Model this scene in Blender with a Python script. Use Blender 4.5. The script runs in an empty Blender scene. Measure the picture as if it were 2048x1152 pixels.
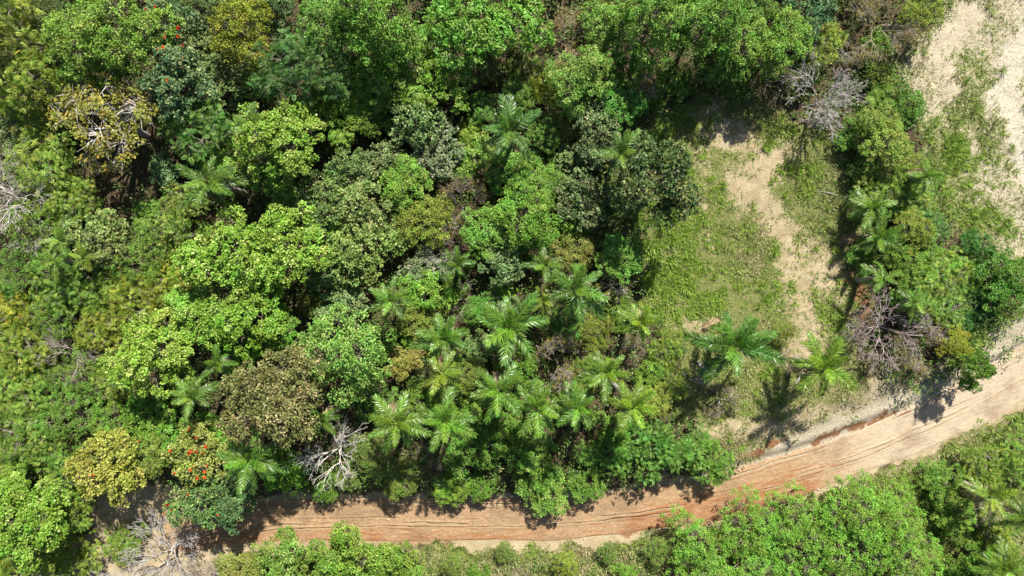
import bpy, math, random
import numpy as np
from mathutils import Vector, Matrix

# ------------------------------------------------------------------ camera, sky, sun, exposure
ALT = 57.3                 # drone height above the ground, metres
MPP = 0.042                # metres of ground per map unit
scene = bpy.context.scene
cam_data = bpy.data.cameras.new('drone_camera')
cam_data.sensor_width = 36.0
cam_data.lens = 24.0
cam_data.clip_end = 3000.0
cam = bpy.data.objects.new('drone_camera', cam_data)
scene.collection.objects.link(cam)
cam.location = (0, 0, ALT)
cam.rotation_euler = (0, 0, 0)
scene.camera = cam

SUN_EL = math.radians(49)
SUN_AZ = math.radians(17)          # from +Y towards +X
world = bpy.data.worlds.new('World')
scene.world = world
world.use_nodes = True
wn = world.node_tree
wn.nodes.clear()
sky = wn.nodes.new('ShaderNodeTexSky')
sky.sky_type = 'NISHITA'
sky.sun_disc = False
sky.sun_elevation = SUN_EL
sky.sun_rotation = SUN_AZ
bg = wn.nodes.new('ShaderNodeBackground')
bg.inputs['Strength'].default_value = 0.06
wo = wn.nodes.new('ShaderNodeOutputWorld')
wn.links.new(sky.outputs[0], bg.inputs[0])
wn.links.new(bg.outputs[0], wo.inputs[0])

sd = bpy.data.lights.new('sun', 'SUN')
sd.energy = 5.0
sd.angle = math.radians(0.6)
sd.color = (1.0, 0.95, 0.86)
sun = bpy.data.objects.new('sun', sd)
scene.collection.objects.link(sun)
to_sun = Vector((math.sin(SUN_AZ) * math.cos(SUN_EL), math.cos(SUN_AZ) * math.cos(SUN_EL), math.sin(SUN_EL)))
sun.rotation_euler = (-to_sun).to_track_quat('-Z', 'Y').to_euler()
sun.location = to_sun * 80

scene.view_settings.view_transform = 'Standard'
scene.view_settings.look = 'None'
scene.view_settings.exposure = 0.98
scene.view_settings.gamma = 1.0
scene.view_settings.use_curve_mapping = False
scene.render.engine = 'CYCLES'

COL = scene.collection
RNG = np.random.default_rng(7)
random.seed(7)

# ------------------------------------------------------------------ numeric helpers
_perm = np.random.default_rng(3).random((256, 256))
def vnoise(x, y):
    x = np.asarray(x, float); y = np.asarray(y, float)
    xi = np.floor(x).astype(int); yi = np.floor(y).astype(int)
    fx = x - xi; fy = y - yi
    fx = fx * fx * (3 - 2 * fx); fy = fy * fy * (3 - 2 * fy)
    a = _perm[xi % 256, yi % 256]; b = _perm[(xi + 1) % 256, yi % 256]
    c = _perm[xi % 256, (yi + 1) % 256]; d = _perm[(xi + 1) % 256, (yi + 1) % 256]
    return (a * (1 - fx) + b * fx) * (1 - fy) + (c * (1 - fx) + d * fx) * fy
def fbm(x, y, o=4):
    s = 0; a = 0.5; n = 0
    for i in range(o):
        s = s + a * vnoise(x + 17.3 * i, y - 9.1 * i); n += a; a *= 0.5; x = x * 2.03; y = y * 2.03
    return s / n
def sstep(a, b, x):
    t = np.clip((x - a) / (b - a), 0, 1)
    return t * t * (3 - 2 * t)
def seg_dist(px, py, pts, closed=False):
    d = np.full(np.shape(px), 1e9)
    n = len(pts)
    for i in range(n if closed else n - 1):
        ax, ay = pts[i]; bx, by = pts[(i + 1) % n]
        vx, vy = bx - ax, by - ay
        t = np.clip(((px - ax) * vx + (py - ay) * vy) / (vx * vx + vy * vy), 0, 1)
        d = np.minimum(d, np.hypot(px - ax - t * vx, py - ay - t * vy))
    return d
def sdf(px, py, poly):
    d = seg_dist(px, py, poly, True)
    ins = np.zeros(np.shape(px), bool)
    n = len(poly)
    for i in range(n):
        ax, ay = poly[i]; bx, by = poly[(i + 1) % n]
        if ay == by: continue
        c = ((ay > py) != (by > py)) & (px < (bx - ax) * (py - ay) / (by - ay) + ax)
        ins ^= c
    return np.where(ins, -d, d)
def to_map(x, y):
    return x / MPP + 1024, 576 - y / MPP
def from_map(px, py, z=0.0):
    k = MPP * (ALT - z) / ALT
    return (px - 1024) * k, (576 - py) * k

# ------------------------------------------------------------------ the lie of the land (map units)
ROAD = [(60, 1240), (200, 1120), (330, 1066), (450, 1052), (600, 1043), (800, 1040), (1000, 1041), (1200, 1031), (1350, 1012), (1500, 975),
        (1650, 930), (1800, 873), (1950, 800), (2100, 715), (2300, 590), (2600, 380)]
CLEAR = [(1300, 235), (1400, 190), (1500, 195), (1600, 245), (1690, 310), (1715, 440), (1700, 560), (1705, 640), (1690, 760), (1800, 760), (1890, 750),
         (1760, 830), (1500, 905), (1420, 890), (1335, 830), (1350, 690), (1305, 650), (1270, 560), (1275, 480), (1330, 430), (1385, 400), (1340, 300)]
RIGHT = [(1895, -80), (1850, 70), (1790, 140), (1835, 250), (1850, 330), (1880, 440), (1920, 500), (2010, 610), (1970, 690), (1900, 745), (2600, 400), (2600, -80)]
LEFTB = [(195, 975), (330, 960), (430, 1010), (490, 1010), (520, 1080), (440, 1110), (400, 1230), (185, 1230), (180, 1080)]
SOUTH = [(430, 1100), (560, 1085), (900, 1088), (1300, 1068), (1460, 1040), (1820, 925), (2060, 795), (2500, 560), (2600, 1300), (430, 1300)]

def road_signed(px, py):
    """distance to the road's centre line, map units, positive on the north side"""
    d = np.full(np.shape(px), 1e9); s = np.zeros(np.shape(px))
    for i in range(len(ROAD) - 1):
        ax, ay = ROAD[i]; bx, by = ROAD[i + 1]
        vx, vy = bx - ax, by - ay
        t = np.clip(((px - ax) * vx + (py - ay) * vy) / (vx * vx + vy * vy), 0, 1)
        dx, dy = px - ax - t * vx, py - ay - t * vy
        dd = np.hypot(dx, dy)
        sg = np.where(vx * dy - vy * dx < 0, 1.0, -1.0)
        s = np.where(dd < d, sg, s); d = np.minimum(d, dd)
    return d * s
def height(x, y):
    x = np.asarray(x, float); y = np.asarray(y, float)
    px, py = to_map(x, y)
    rd = road_signed(px, py) * MPP
    wob = (fbm(x * 0.35 + 40, y * 0.35) - 0.5) * 0.9
    inner = sstep(2.1, 4.2, np.abs(rd))
    h = (fbm(x * 0.06 + 5, y * 0.06 + 9) - 0.5) * 1.6 * sstep(2.0, 9, np.abs(rd))
    h = h + np.where(rd > 0, 0.40 * sstep(2.0, 2.7, rd + wob * 0.6) + 0.7 * sstep(2.6, 5.5, rd + wob), -0.5 * sstep(2.6, 7, -rd + wob))
    h = h + inner * ((fbm(x * 0.9, y * 0.9) - 0.5) * 0.28 + (fbm(x * 3.1, y * 3.1, 3) - 0.5) * 0.09)
    h = h - 0.10 * (1 - sstep(1.9, 2.5, np.abs(rd)))
    return h
def gz(x, y):
    return float(height(np.array([x]), np.array([y]))[0])

def layers(px, py):
    wx = px + (fbm(px * 0.02, py * 0.02) - 0.5) * 60 + (fbm(px * 0.09, py * 0.09) - 0.5) * 26
    wy = py + (fbm(px * 0.02 + 70, py * 0.02) - 0.5) * 60 + (fbm(px * 0.09 + 30, py * 0.09) - 0.5) * 26
    clear = sstep(14, -14, sdf(wx, wy, CLEAR))
    right = sstep(22, -22, sdf(wx, wy, RIGHT))
    leftb = sstep(14, -14, sdf(wx, wy, LEFTB))
    south = sstep(10, -14, sdf(wx, wy, SOUTH))
    def line(pts, w, soft=0.95):
        return sstep(w * 1.2, w * 1.2 * (1 - soft), seg_dist(wx, wy, pts))
    sand = np.maximum.reduce([
        0.90 * line([(1430, 262), (1500, 300), (1525, 350)], 46),
        0.86 * line([(1550, 320), (1490, 365), (1520, 420), (1560, 470), (1610, 520), (1645, 560)], 66),
        0.78 * line([(1570, 500), (1595, 600), (1615, 660), (1590, 700)], 66),
        0.55 * line([(1400, 470), (1415, 490)], 26), 0.6 * line([(1360, 640), (1430, 680), (1560, 720)], 34),
        0.62 * line([(1340, 235), (1440, 225)], 34), 0.5 * line([(1400, 300), (1400, 420)], 34), 0.45 * line([(1660, 580), (1690, 620)], 24),
        0.62 * right,
        1.0 * line([(2030, 90), (1995, 170), (2005, 230), (2030, 310), (2075, 400)], 48),
        0.95 * line([(1930, 20), (1850, 130), (1890, 180)], 34), 0.8 * line([(1990, 20), (2060, 60)], 40),
        0.85 * line([(1880, 560), (1950, 590)], 16),
        0.95 * leftb,
        0.72 * line([(1370, 850), (1470, 855), (1580, 830), (1700, 800), (1850, 755)], 40),
        0.98 * line([(1490, 930), (1600, 882), (1720, 840), (1850, 785), (1960, 705), (2080, 620)], 58),
        0.50 * south * line([(600, 1088), (1000, 1090), (1300, 1070), (1480, 1040), (1700, 985), (1850, 930), (2060, 800)], 34),
    ])
    lush = np.maximum(line([(1880, 300), (1905, 420), (1990, 540)], 70), 0.8 * line([(1930, 130), (1945, 260)], 40))
    sand = sand * (1 - 0.55 * lush * right)
    rd = np.abs(road_signed(wx, wy))
    sand = np.maximum(sand, 0.95 * sstep(70, 46, rd + (fbm(px * 0.03 + 11, py * 0.03) - 0.5) * 46))
    white = np.maximum.reduce([0.55 * right, 1.0 * line([(2030, 90), (1990, 170), (2000, 230), (2030, 310), (2075, 400)], 60),
                               0.7 * line([(1540, 915), (1720, 850), (1850, 790), (2080, 630)], 60)])
    red = np.maximum.reduce([0.75 * line([(1630, 885), (1700, 868), (1780, 835), (1830, 822)], 13), 0.8 * line([(1260, 985), (1300, 975)], 26),
                             0.7 * line([(1480, 905), (1560, 880)], 18), 0.6 * line([(1690, 560), (1720, 610)], 34),
                             0.5 * line([(500, 1085), (900, 1085)], 30), 0.7 * line([(1250, 1062), (1450, 1030), (1600, 990)], 24)])
    tallg = np.maximum.reduce([line([(1310, 440), (1320, 530), (1330, 600)], 70), line([(1330, 260), (1310, 300)], 50), 0.8 * line([(1900, 350), (1900, 420)], 70),
                               line([(1990, 520), (2040, 520)], 45), 0.7 * line([(1890, 650), (1960, 650)], 60)])
    grass = np.maximum.reduce([0.9 * clear, 0.60 * right, 0.95 * lush * right, 0.85 * south, tallg])
    grass = np.maximum(grass, 0.8 * line([(1500, 905), (1600, 900), (1700, 880)], 34))
    grass = grass * (1 - 0.93 * sstep(0.35, 0.85, sand + (fbm(px * 0.05, py * 0.05) - 0.5) * 0.7)) * (1 - sstep(58, 44, rd + (fbm(px * 0.04 + 5, py * 0.04) - 0.5) * 22))
    grass = grass * (1 - 0.8 * leftb)
    return dict(clear=clear, right=right, leftb=leftb, south=south, sand=sand, white=white, red=red, grass=grass, tall=tallg, rd=rd)

# ------------------------------------------------------------------ mesh helpers
class Acc:
    def __init__(self):
        self.v = []; self.f = []; self.a = {}; self.n = 0
    def add(self, v, f, **attrs):
        v = np.asarray(v, float).reshape(-1, 3); f = np.asarray(f, int).reshape(-1, 4)
        self.v.append(v); self.f.append(f + self.n)
        for k, val in attrs.items():
            self.a.setdefault(k, []).append(np.broadcast_to(np.asarray(val, float), (len(v),)))
        self.n += len(v)
    def mesh(self, name, mat, smooth=False):
        v = np.concatenate(self.v); f = np.concatenate(self.f)
        me = bpy.data.meshes.new(name)
        me.vertices.add(len(v)); me.vertices.foreach_set('co', v.astype(np.float32).ravel())
        me.loops.add(f.size); me.loops.foreach_set('vertex_index', f.astype(np.int32).ravel())
        me.polygons.add(len(f)); me.polygons.foreach_set('loop_start', np.arange(0, f.size, 4, dtype=np.int32))
        if smooth: me.polygons.foreach_set('use_smooth', np.ones(len(f), bool))
        for k, l in self.a.items():
            arr = np.concatenate(l)
            if len(arr) == len(v):
                at = me.attributes.new(k, 'FLOAT', 'POINT'); at.data.foreach_set('value', arr.astype(np.float32))
        me.update(calc_edges=True)
        if mat: me.materials.append(mat)
        return me
def unit(a):
    return a / np.maximum(np.linalg.norm(a, axis=-1, keepdims=True), 1e-9)
def leaf_quads(base, d, n, L, W, fold=0.18):
    """diamond leaves: base points, directions, normals, length, width"""
    d = unit(d); s = unit(np.cross(n, d)); n = np.cross(d, s)
    L = np.asarray(L)[..., None] * np.ones((len(base), 1)); W = np.asarray(W)[..., None] * np.ones((len(base), 1))
    v = np.stack([base, base + d * L * 0.55 + s * W * 0.5 + n * W * fold, base + d * L - n * L * 0.12, base + d * L * 0.55 - s * W * 0.5 + n * W * fold], 1)
    f = np.arange(len(base) * 4).reshape(-1, 4)
    return v.reshape(-1, 3), f
def tube(acc, pts, rad, sides=5, **attrs):
    pts = np.asarray(pts, float); n = len(pts); rad = np.broadcast_to(np.asarray(rad, float), (n,))
    t = unit(np.gradient(pts, axis=0))
    ref = np.array([0.31, 0.93, 0.17]); ref2 = np.array([0.9, -0.2, 0.3])
    u = np.cross(t, ref); bad = np.linalg.norm(u, axis=1) < 0.25
    u[bad] = np.cross(t[bad], ref2); u = unit(u); w = np.cross(t, u)
    ang = np.arange(sides) * 2 * math.pi / sides
    v = pts[:, None] + rad[:, None, None] * (u[:, None] * np.cos(ang)[None, :, None] + w[:, None] * np.sin(ang)[None, :, None])
    i = np.arange(n - 1)[:, None] * sides; j = np.arange(sides)[None]; k = (j + 1) % sides
    f = np.stack([i + j, i + k, i + sides + k, i + sides + j], -1)
    acc.add(v.reshape(-1, 3), f.reshape(-1, 4), **attrs)
def bend(a, b, rng, amt=0.12, n=4, sag=0.0):
    a = np.asarray(a, float); b = np.asarray(b, float)
    t = np.linspace(0, 1, n)[:, None]
    L = np.linalg.norm(b - a)
    p = a + (b - a) * t
    off = rng.normal(0, amt * L, 3)
    p = p + np.sin(t * math.pi) * off
    p[:, 2] += np.sin(t[:, 0] * math.pi) * sag * L
    return p

# ------------------------------------------------------------------ materials
def new_mat(name):
    m = bpy.data.materials.new(name); m.use_nodes = True
    nt = m.node_tree; nt.nodes.clear()
    out = nt.nodes.new('ShaderNodeOutputMaterial')
    return m, nt, out
def N(nt, t, **kw):
    n = nt.nodes.new(t)
    for k, v in kw.items(): setattr(n, k, v)
    return n
def attr(nt, name):
    n = N(nt, 'ShaderNodeAttribute'); n.attribute_name = name
    return n.outputs['Fac']
def math_n(nt, op, a, b=None, c=None):
    n = N(nt, 'ShaderNodeMath', operation=op)
    for i, x in enumerate((a, b, c)):
        if x is None: continue
        if isinstance(x, (int, float)): n.inputs[i].default_value = x
        else: nt.links.new(x, n.inputs[i])
    return n.outputs[0]
def mix(nt, fac, a, b, mode='MIX'):
    n = N(nt, 'ShaderNodeMix', data_type='RGBA', blend_type=mode)
    for sock, x in ((n.inputs[0], fac), (n.inputs[6], a), (n.inputs[7], b)):
        if isinstance(x, (int, float)): sock.default_value = x
        elif isinstance(x, tuple): sock.default_value = (*x, 1) if len(x) == 3 else x
        else: nt.links.new(x, sock)
    return n.outputs[2]
def noise_n(nt, scale, detail=4, rough=0.6, vec=None, dist=0.0):
    n = N(nt, 'ShaderNodeTexNoise')
    n.inputs['Scale'].default_value = scale; n.inputs['Detail'].default_value = detail
    n.inputs['Roughness'].default_value = rough; n.inputs['Distortion'].default_value = dist
    if vec is not None: nt.links.new(vec, n.inputs['Vector'])
    return n.outputs['Fac']
def ramp(nt, fac, lo, hi):
    n = N(nt, 'ShaderNodeMapRange', interpolation_type='SMOOTHSTEP')
    n.inputs['From Min'].default_value = lo; n.inputs['From Max'].default_value = hi
    nt.links.new(fac, n.inputs['Value'])
    return n.outputs['Result']

def leaf_mat(name, c1, c2, c3=None, rough=0.45, trans=0.25, spec=0.28):
    """leaf colour from c1 to c2 by leaf, some leaves c3; the thing's own colour multiplies it"""
    m, nt, out = new_mat(name)
    r = attr(nt, 'rnd')
    col = mix(nt, r, c1, c2)
    if c3:
        col = mix(nt, ramp(nt, r, 0.90, 0.94), col, c3)
    oi = N(nt, 'ShaderNodeObjectInfo')
    col = mix(nt, 1.0, col, oi.outputs['Color'], 'MULTIPLY')
    pos = N(nt, 'ShaderNodeNewGeometry').outputs['Position']
    nz = noise_n(nt, 0.7, 3, 0.6, pos)
    hsv = N(nt, 'ShaderNodeHueSaturation')
    nt.links.new(math_n(nt, 'MULTIPLY_ADD', nz, 0.10, 0.45), hsv.inputs['Hue'])
    nt.links.new(math_n(nt, 'MULTIPLY_ADD', nz, 1.3, 0.37), hsv.inputs['Value'])
    nt.links.new(col, hsv.inputs['Color'])
    col = hsv.outputs[0]
    p = N(nt, 'ShaderNodeBsdfPrincipled')
    p.inputs['Roughness'].default_value = rough
    p.inputs['Specular IOR Level'].default_value = spec
    nt.links.new(col, p.inputs['Base Color'])
    t = N(nt, 'ShaderNodeBsdfTranslucent')
    nt.links.new(mix(nt, 1.0, col, (1.0, 1.0, 0.55), 'MULTIPLY'), t.inputs['Color'])
    ms = N(nt, 'ShaderNodeMixShader'); ms.inputs[0].default_value = trans
    nt.links.new(p.outputs[0], ms.inputs[1]); nt.links.new(t.outputs[0], ms.inputs[2])
    nt.links.new(ms.outputs[0], out.inputs[0])
    return m
def bark_mat(name, c1, c2, rough=0.85):
    m, nt, out = new_mat(name)
    tc = N(nt, 'ShaderNodeTexCoord')
    nz = noise_n(nt, 3.0, 5, 0.65, tc.outputs['Object'])
    col = mix(nt, ramp(nt, nz, 0.3, 0.7), c1, c2)
    oi = N(nt, 'ShaderNodeObjectInfo')
    col = mix(nt, 1.0, col, oi.outputs['Color'], 'MULTIPLY')
    p = N(nt, 'ShaderNodeBsdfPrincipled'); p.inputs['Roughness'].default_value = rough
    nt.links.new(col, p.inputs['Base Color'])
    b = N(nt, 'ShaderNodeBump'); b.inputs['Strength'].default_value = 0.5; b.inputs['Distance'].default_value = 0.03
    nt.links.new(noise_n(nt, 14, 4, 0.6, tc.outputs['Object']), b.inputs['Height'])
    nt.links.new(b.outputs[0], p.inputs['Normal'])
    nt.links.new(p.outputs[0], out.inputs[0])
    return m

M = {}
M['almond'] = leaf_mat('leaf_bright_broad', (0.120, 0.250, 0.022), (0.285, 0.445, 0.065), (0.43, 0.50, 0.15), 0.45)
M['broad'] = leaf_mat('leaf_mid_green', (0.080, 0.180, 0.022), (0.240, 0.370, 0.065), (0.36, 0.43, 0.13), 0.5)
M['fine'] = leaf_mat('leaf_fine_green', (0.085, 0.160, 0.028), (0.240, 0.320, 0.080), (0.36, 0.36, 0.13), 0.55)
M['clump'] = leaf_mat('leaf_grey_green', (0.090, 0.160, 0.045), (0.300, 0.385, 0.150), (0.42, 0.43, 0.22), 0.5)
M['tulip'] = leaf_mat('leaf_dark_blue_green', (0.035, 0.095, 0.042), (0.135, 0.220, 0.100), (0.24, 0.30, 0.13), 0.5, 0.22)
M['feather'] = leaf_mat('leaf_feathery', (0.120, 0.205, 0.030), (0.315, 0.400, 0.080), (0.46, 0.43, 0.09), 0.55, 0.35)
M['olive'] = leaf_mat('leaf_bronze_olive', (0.090, 0.112, 0.025), (0.255, 0.250, 0.085), (0.40, 0.31, 0.15), 0.45, 0.22)
M['fern'] = leaf_mat('leaf_fern_vine', (0.050, 0.150, 0.022), (0.150, 0.280, 0.050), None, 0.5, 0.3)
M['ochre'] = leaf_mat('leaf_ochre', (0.19, 0.21, 0.03), (0.33, 0.31, 0.06), (0.44, 0.30, 0.06), 0.5, 0.3)
M['palm'] = leaf_mat('leaf_palm', (0.032, 0.105, 0.013), (0.155, 0.262, 0.045), None, 0.36, 0.20, 0.45)
M['dead_frond'] = leaf_mat('leaf_dead_palm', (0.22, 0.15, 0.08), (0.42, 0.33, 0.20), None, 0.7, 0.2)
M['under'] = leaf_mat('leaf_undergrowth', (0.040, 0.095, 0.016), (0.130, 0.205, 0.040), (0.26, 0.22, 0.09), 0.5, 0.2)
M['yellow'] = leaf_mat('leaf_yellow', (0.22, 0.27, 0.03), (0.46, 0.45, 0.10), (0.58, 0.50, 0.16), 0.5, 0.3)
M['mimosa'] = leaf_mat('leaf_tiny_bright', (0.120, 0.220, 0.030), (0.270, 0.410, 0.080), (0.36, 0.44, 0.12), 0.55, 0.35)
M['bark'] = bark_mat('bark_brown_grey', (0.095, 0.082, 0.050), (0.21, 0.185, 0.125))
M['grey_bark'] = bark_mat('bark_grey', (0.20, 0.178, 0.125), (0.38, 0.345, 0.265))
M['pale_bark'] = bark_mat('bark_pale', (0.34, 0.31, 0.28), (0.58, 0.54, 0.50))
M['palm_bark'] = bark_mat('bark_palm', (0.24, 0.21, 0.17), (0.42, 0.38, 0.32))
M['shaft'] = bark_mat('palm_crownshaft', (0.14, 0.22, 0.05), (0.22, 0.30, 0.08), 0.4)
M['flower'] = leaf_mat('petal_orange_red', (0.62, 0.060, 0.012), (0.80, 0.130, 0.02), None, 0.5, 0.25)

# ground
def ground_mat():
    m, nt, out = new_mat('ground_soil_and_litter')
    pos = N(nt, 'ShaderNodeNewGeometry').outputs['Position']
    n1 = noise_n(nt, 0.9, 6, 0.65, pos); n2 = noise_n(nt, 6.0, 5, 0.7, pos); n3 = noise_n(nt, 22.0, 3, 0.7, pos); n4 = noise_n(nt, 2.2, 5, 0.7, pos)
    litter = mix(nt, ramp(nt, n2, 0.35, 0.68), (0.045, 0.032, 0.020), (0.110, 0.078, 0.048))
    litter = mix(nt, ramp(nt, n1, 0.50, 0.72), litter, (0.070, 0.090, 0.028))
    turf = mix(nt, ramp(nt, n2, 0.35, 0.65), (0.085, 0.118, 0.024), (0.205, 0.195, 0.078))
    sandc = mix(nt, ramp(nt, n1, 0.3, 0.7), (0.30, 0.235, 0.137), (0.43, 0.352, 0.228))
    sandc = mix(nt, math_n(nt, 'MULTIPLY', ramp(nt, n2, 0.55, 0.75), 0.5), sandc, (0.27, 0.18, 0.095))
    whitec = mix(nt, ramp(nt, n2, 0.3, 0.7), (0.34, 0.295, 0.215), (0.60, 0.545, 0.44))
    sandc = mix(nt, attr(nt, 'white'), sandc, whitec)
    redc = mix(nt, ramp(nt, n2, 0.3, 0.7), (0.13, 0.055, 0.028), (0.30, 0.145, 0.070))
    g = ramp(nt, math_n(nt, 'ADD', attr(nt, 'turf'), math_n(nt, 'MULTIPLY_ADD', n2, 0.8, -0.4)), 0.3, 0.6)
    col = mix(nt, g, litter, turf)
    sf = math_n(nt, 'ADD', math_n(nt, 'MULTIPLY_ADD', n4, 1.5, -0.75), math_n(nt, 'ADD', attr(nt, 'sand'), math_n(nt, 'ADD', math_n(nt, 'MULTIPLY_ADD', n2, 1.6, -0.8), math_n(nt, 'MULTIPLY_ADD', n3, 1.5, -0.75))))
    col = mix(nt, ramp(nt, sf, 0.30, 0.72), col, sandc)
    rf = math_n(nt, 'ADD', attr(nt, 'red'), math_n(nt, 'MULTIPLY_ADD', n2, 1.2, -0.6))
    col = mix(nt, ramp(nt, rf, 0.4, 0.65), col, redc)
    col = mix(nt, math_n(nt, 'MULTIPLY', ramp(nt, n3, 0.52, 0.64), 0.7), col, (0.100, 0.088, 0.042))
    p = N(nt, 'ShaderNodeBsdfPrincipled'); p.inputs['Roughness'].default_value = 0.95; p.inputs['Specular IOR Level'].default_value = 0.15
    nt.links.new(col, p.inputs['Base Color'])
    b = N(nt, 'ShaderNodeBump'); b.inputs['Strength'].default_value = 0.7; b.inputs['Distance'].default_value = 0.12
    nt.links.new(math_n(nt, 'ADD', n2, math_n(nt, 'MULTIPLY', n3, 0.4)), b.inputs['Height']); nt.links.new(b.outputs[0], p.inputs['Normal'])
    nt.links.new(p.outputs[0], out.inputs[0])
    return m
def road_mat():
    m, nt, out = new_mat('dirt_road_clay')
    pos = N(nt, 'ShaderNodeNewGeometry').outputs['Position']
    cb = N(nt, 'ShaderNodeCombineXYZ')
    nt.links.new(math_n(nt, 'MULTIPLY', attr(nt, 'along'), 0.34), cb.inputs[0]); nt.links.new(math_n(nt, 'MULTIPLY', attr(nt, 'across'), 1.9), cb.inputs[1])
    streak = noise_n(nt, 1.6, 5, 0.65, cb.outputs[0], 0.3)
    cb2 = N(nt, 'ShaderNodeCombineXYZ')
    nt.links.new(math_n(nt, 'MULTIPLY', attr(nt, 'along'), 1.6), cb2.inputs[0]); nt.links.new(math_n(nt, 'MULTIPLY', attr(nt, 'across'), 5.0), cb2.inputs[1])
    fines = noise_n(nt, 1.6, 4, 0.7, cb2.outputs[0], 0.2)
    n1 = noise_n(nt, 0.35, 5, 0.6, pos); n2 = noise_n(nt, 4.0, 5, 0.7, pos); n3 = noise_n(nt, 26, 3, 0.7, pos)
    tan = mix(nt, ramp(nt, n2, 0.3, 0.7), (0.285, 0.172, 0.085), (0.40, 0.262, 0.148))
    tan = mix(nt, attr(nt, 'pale'), tan, mix(nt, n2, (0.40, 0.325, 0.225), (0.53, 0.445, 0.325)))
    redc = mix(nt, n2, (0.24, 0.095, 0.040), (0.36, 0.18, 0.085))
    rf = math_n(nt, 'ADD', attr(nt, 'red'), math_n(nt, 'MULTIPLY_ADD', streak, 1.6, -0.8))
    col = mix(nt, ramp(nt, rf, 0.25, 0.70), tan, redc)
    col = mix(nt, math_n(nt, 'MULTIPLY', ramp(nt, fines, 0.58, 0.74), 0.28), col, (0.15, 0.085, 0.045))
    col = mix(nt, math_n(nt, 'MULTIPLY', ramp(nt, n3, 0.58, 0.72), 0.35), col, (0.16, 0.11, 0.07))
    col = mix(nt, math_n(nt, 'MULTIPLY', ramp(nt, n1, 0.48, 0.66), 0.5), col, (0.20, 0.135, 0.08))
    col = mix(nt, math_n(nt, 'MULTIPLY', attr(nt, 'rut'), math_n(nt, 'MULTIPLY_ADD', n2, 0.9, 0.2)), col, (0.105, 0.055, 0.028))  # shade in the ruts painted into the road colour as a dark brown
    p = N(nt, 'ShaderNodeBsdfPrincipled'); p.inputs['Roughness'].default_value = 0.95; p.inputs['Specular IOR Level'].default_value = 0.15
    nt.links.new(col, p.inputs['Base Color'])
    b = N(nt, 'ShaderNodeBump'); b.inputs['Strength'].default_value = 0.9; b.inputs['Distance'].default_value = 0.10
    nt.links.new(math_n(nt, 'ADD', math_n(nt, 'MULTIPLY', fines, 0.5), math_n(nt, 'ADD', n2, math_n(nt, 'MULTIPLY', n3, 0.6))), b.inputs['Height']); nt.links.new(b.outputs[0], p.inputs['Normal'])
    nt.links.new(p.outputs[0], out.inputs[0])
    return m
def grass_mat():
    m, nt, out = new_mat('grass_blades')
    r = attr(nt, 'rnd'); dry = attr(nt, 'dry')
    green = mix(nt, r, (0.135, 0.255, 0.020), (0.315, 0.470, 0.058))
    straw = mix(nt, r, (0.27, 0.22, 0.105), (0.55, 0.48, 0.29))
    col = mix(nt, dry, green, straw)
    p = N(nt, 'ShaderNodeBsdfPrincipled'); p.inputs['Roughness'].default_value = 0.55
    nt.links.new(col, p.inputs['Base Color'])
    t = N(nt, 'ShaderNodeBsdfTranslucent'); nt.links.new(col, t.inputs['Color'])
    ms = N(nt, 'ShaderNodeMixShader'); ms.inputs[0].default_value = 0.3
    nt.links.new(p.outputs[0], ms.inputs[1]); nt.links.new(t.outputs[0], ms.inputs[2]); nt.links.new(ms.outputs[0], out.inputs[0])
    return m
M['ground'] = ground_mat(); M['road'] = road_mat(); M['grass'] = grass_mat()
M['stone'] = bark_mat('stone_pale', (0.38, 0.33, 0.27), (0.62, 0.57, 0.50))

def link(o, parent=None):
    COL.objects.link(o)
    if parent: o.parent = parent
    return o
def mobj(name, me, parent=None):
    return link(bpy.data.objects.new(name, me), parent)
def tag(o, label=None, cat=None, group=None, kind=None):
    if label: o['label'] = label
    if cat: o['category'] = cat
    if group: o['group'] = group
    if kind: o['kind'] = kind
    return o

# ------------------------------------------------------------------ ground sheet
def axis(lo, hi, step, far):
    a = list(np.arange(lo, hi + 1e-6, step))
    s = step
    left = [a[0]]; right = [a[-1]]
    while right[-1] < far:
        s *= 1.35
        right.append(right[-1] + s); left.append(left[-1] - s)
    return np.array(left[:0:-1] + a + right[1:])
gxs = axis(-46.5, 46.5, 0.25, 900); gys = axis(-27.5, 27.5, 0.25, 900)
GX, GY = np.meshgrid(gxs, gys)
gx = GX.ravel(); gy = GY.ravel()
gpx, gpy = to_map(gx, gy)
gl = layers(gpx, gpy)
gh = height(gx, gy)
acc = Acc()
nx, ny = len(gxs), len(gys)
ii, jj = np.meshgrid(np.arange(nx - 1), np.arange(ny - 1))
b0 = (jj * nx + ii).ravel()
acc.add(np.stack([gx, gy, gh], 1), np.stack([b0, b0 + 1, b0 + nx + 1, b0 + nx], 1), sand=gl['sand'], white=gl['white'], red=gl['red'],
        turf=np.maximum.reduce([gl['clear'], gl['right'], gl['south'], gl['tall'], 0.9 * sstep(60, 75, np.maximum(np.abs(gx), np.abs(gy) * 1.4))]))
tag(mobj('ground', acc.mesh('ground', M['ground'], True)), kind='structure')

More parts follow.
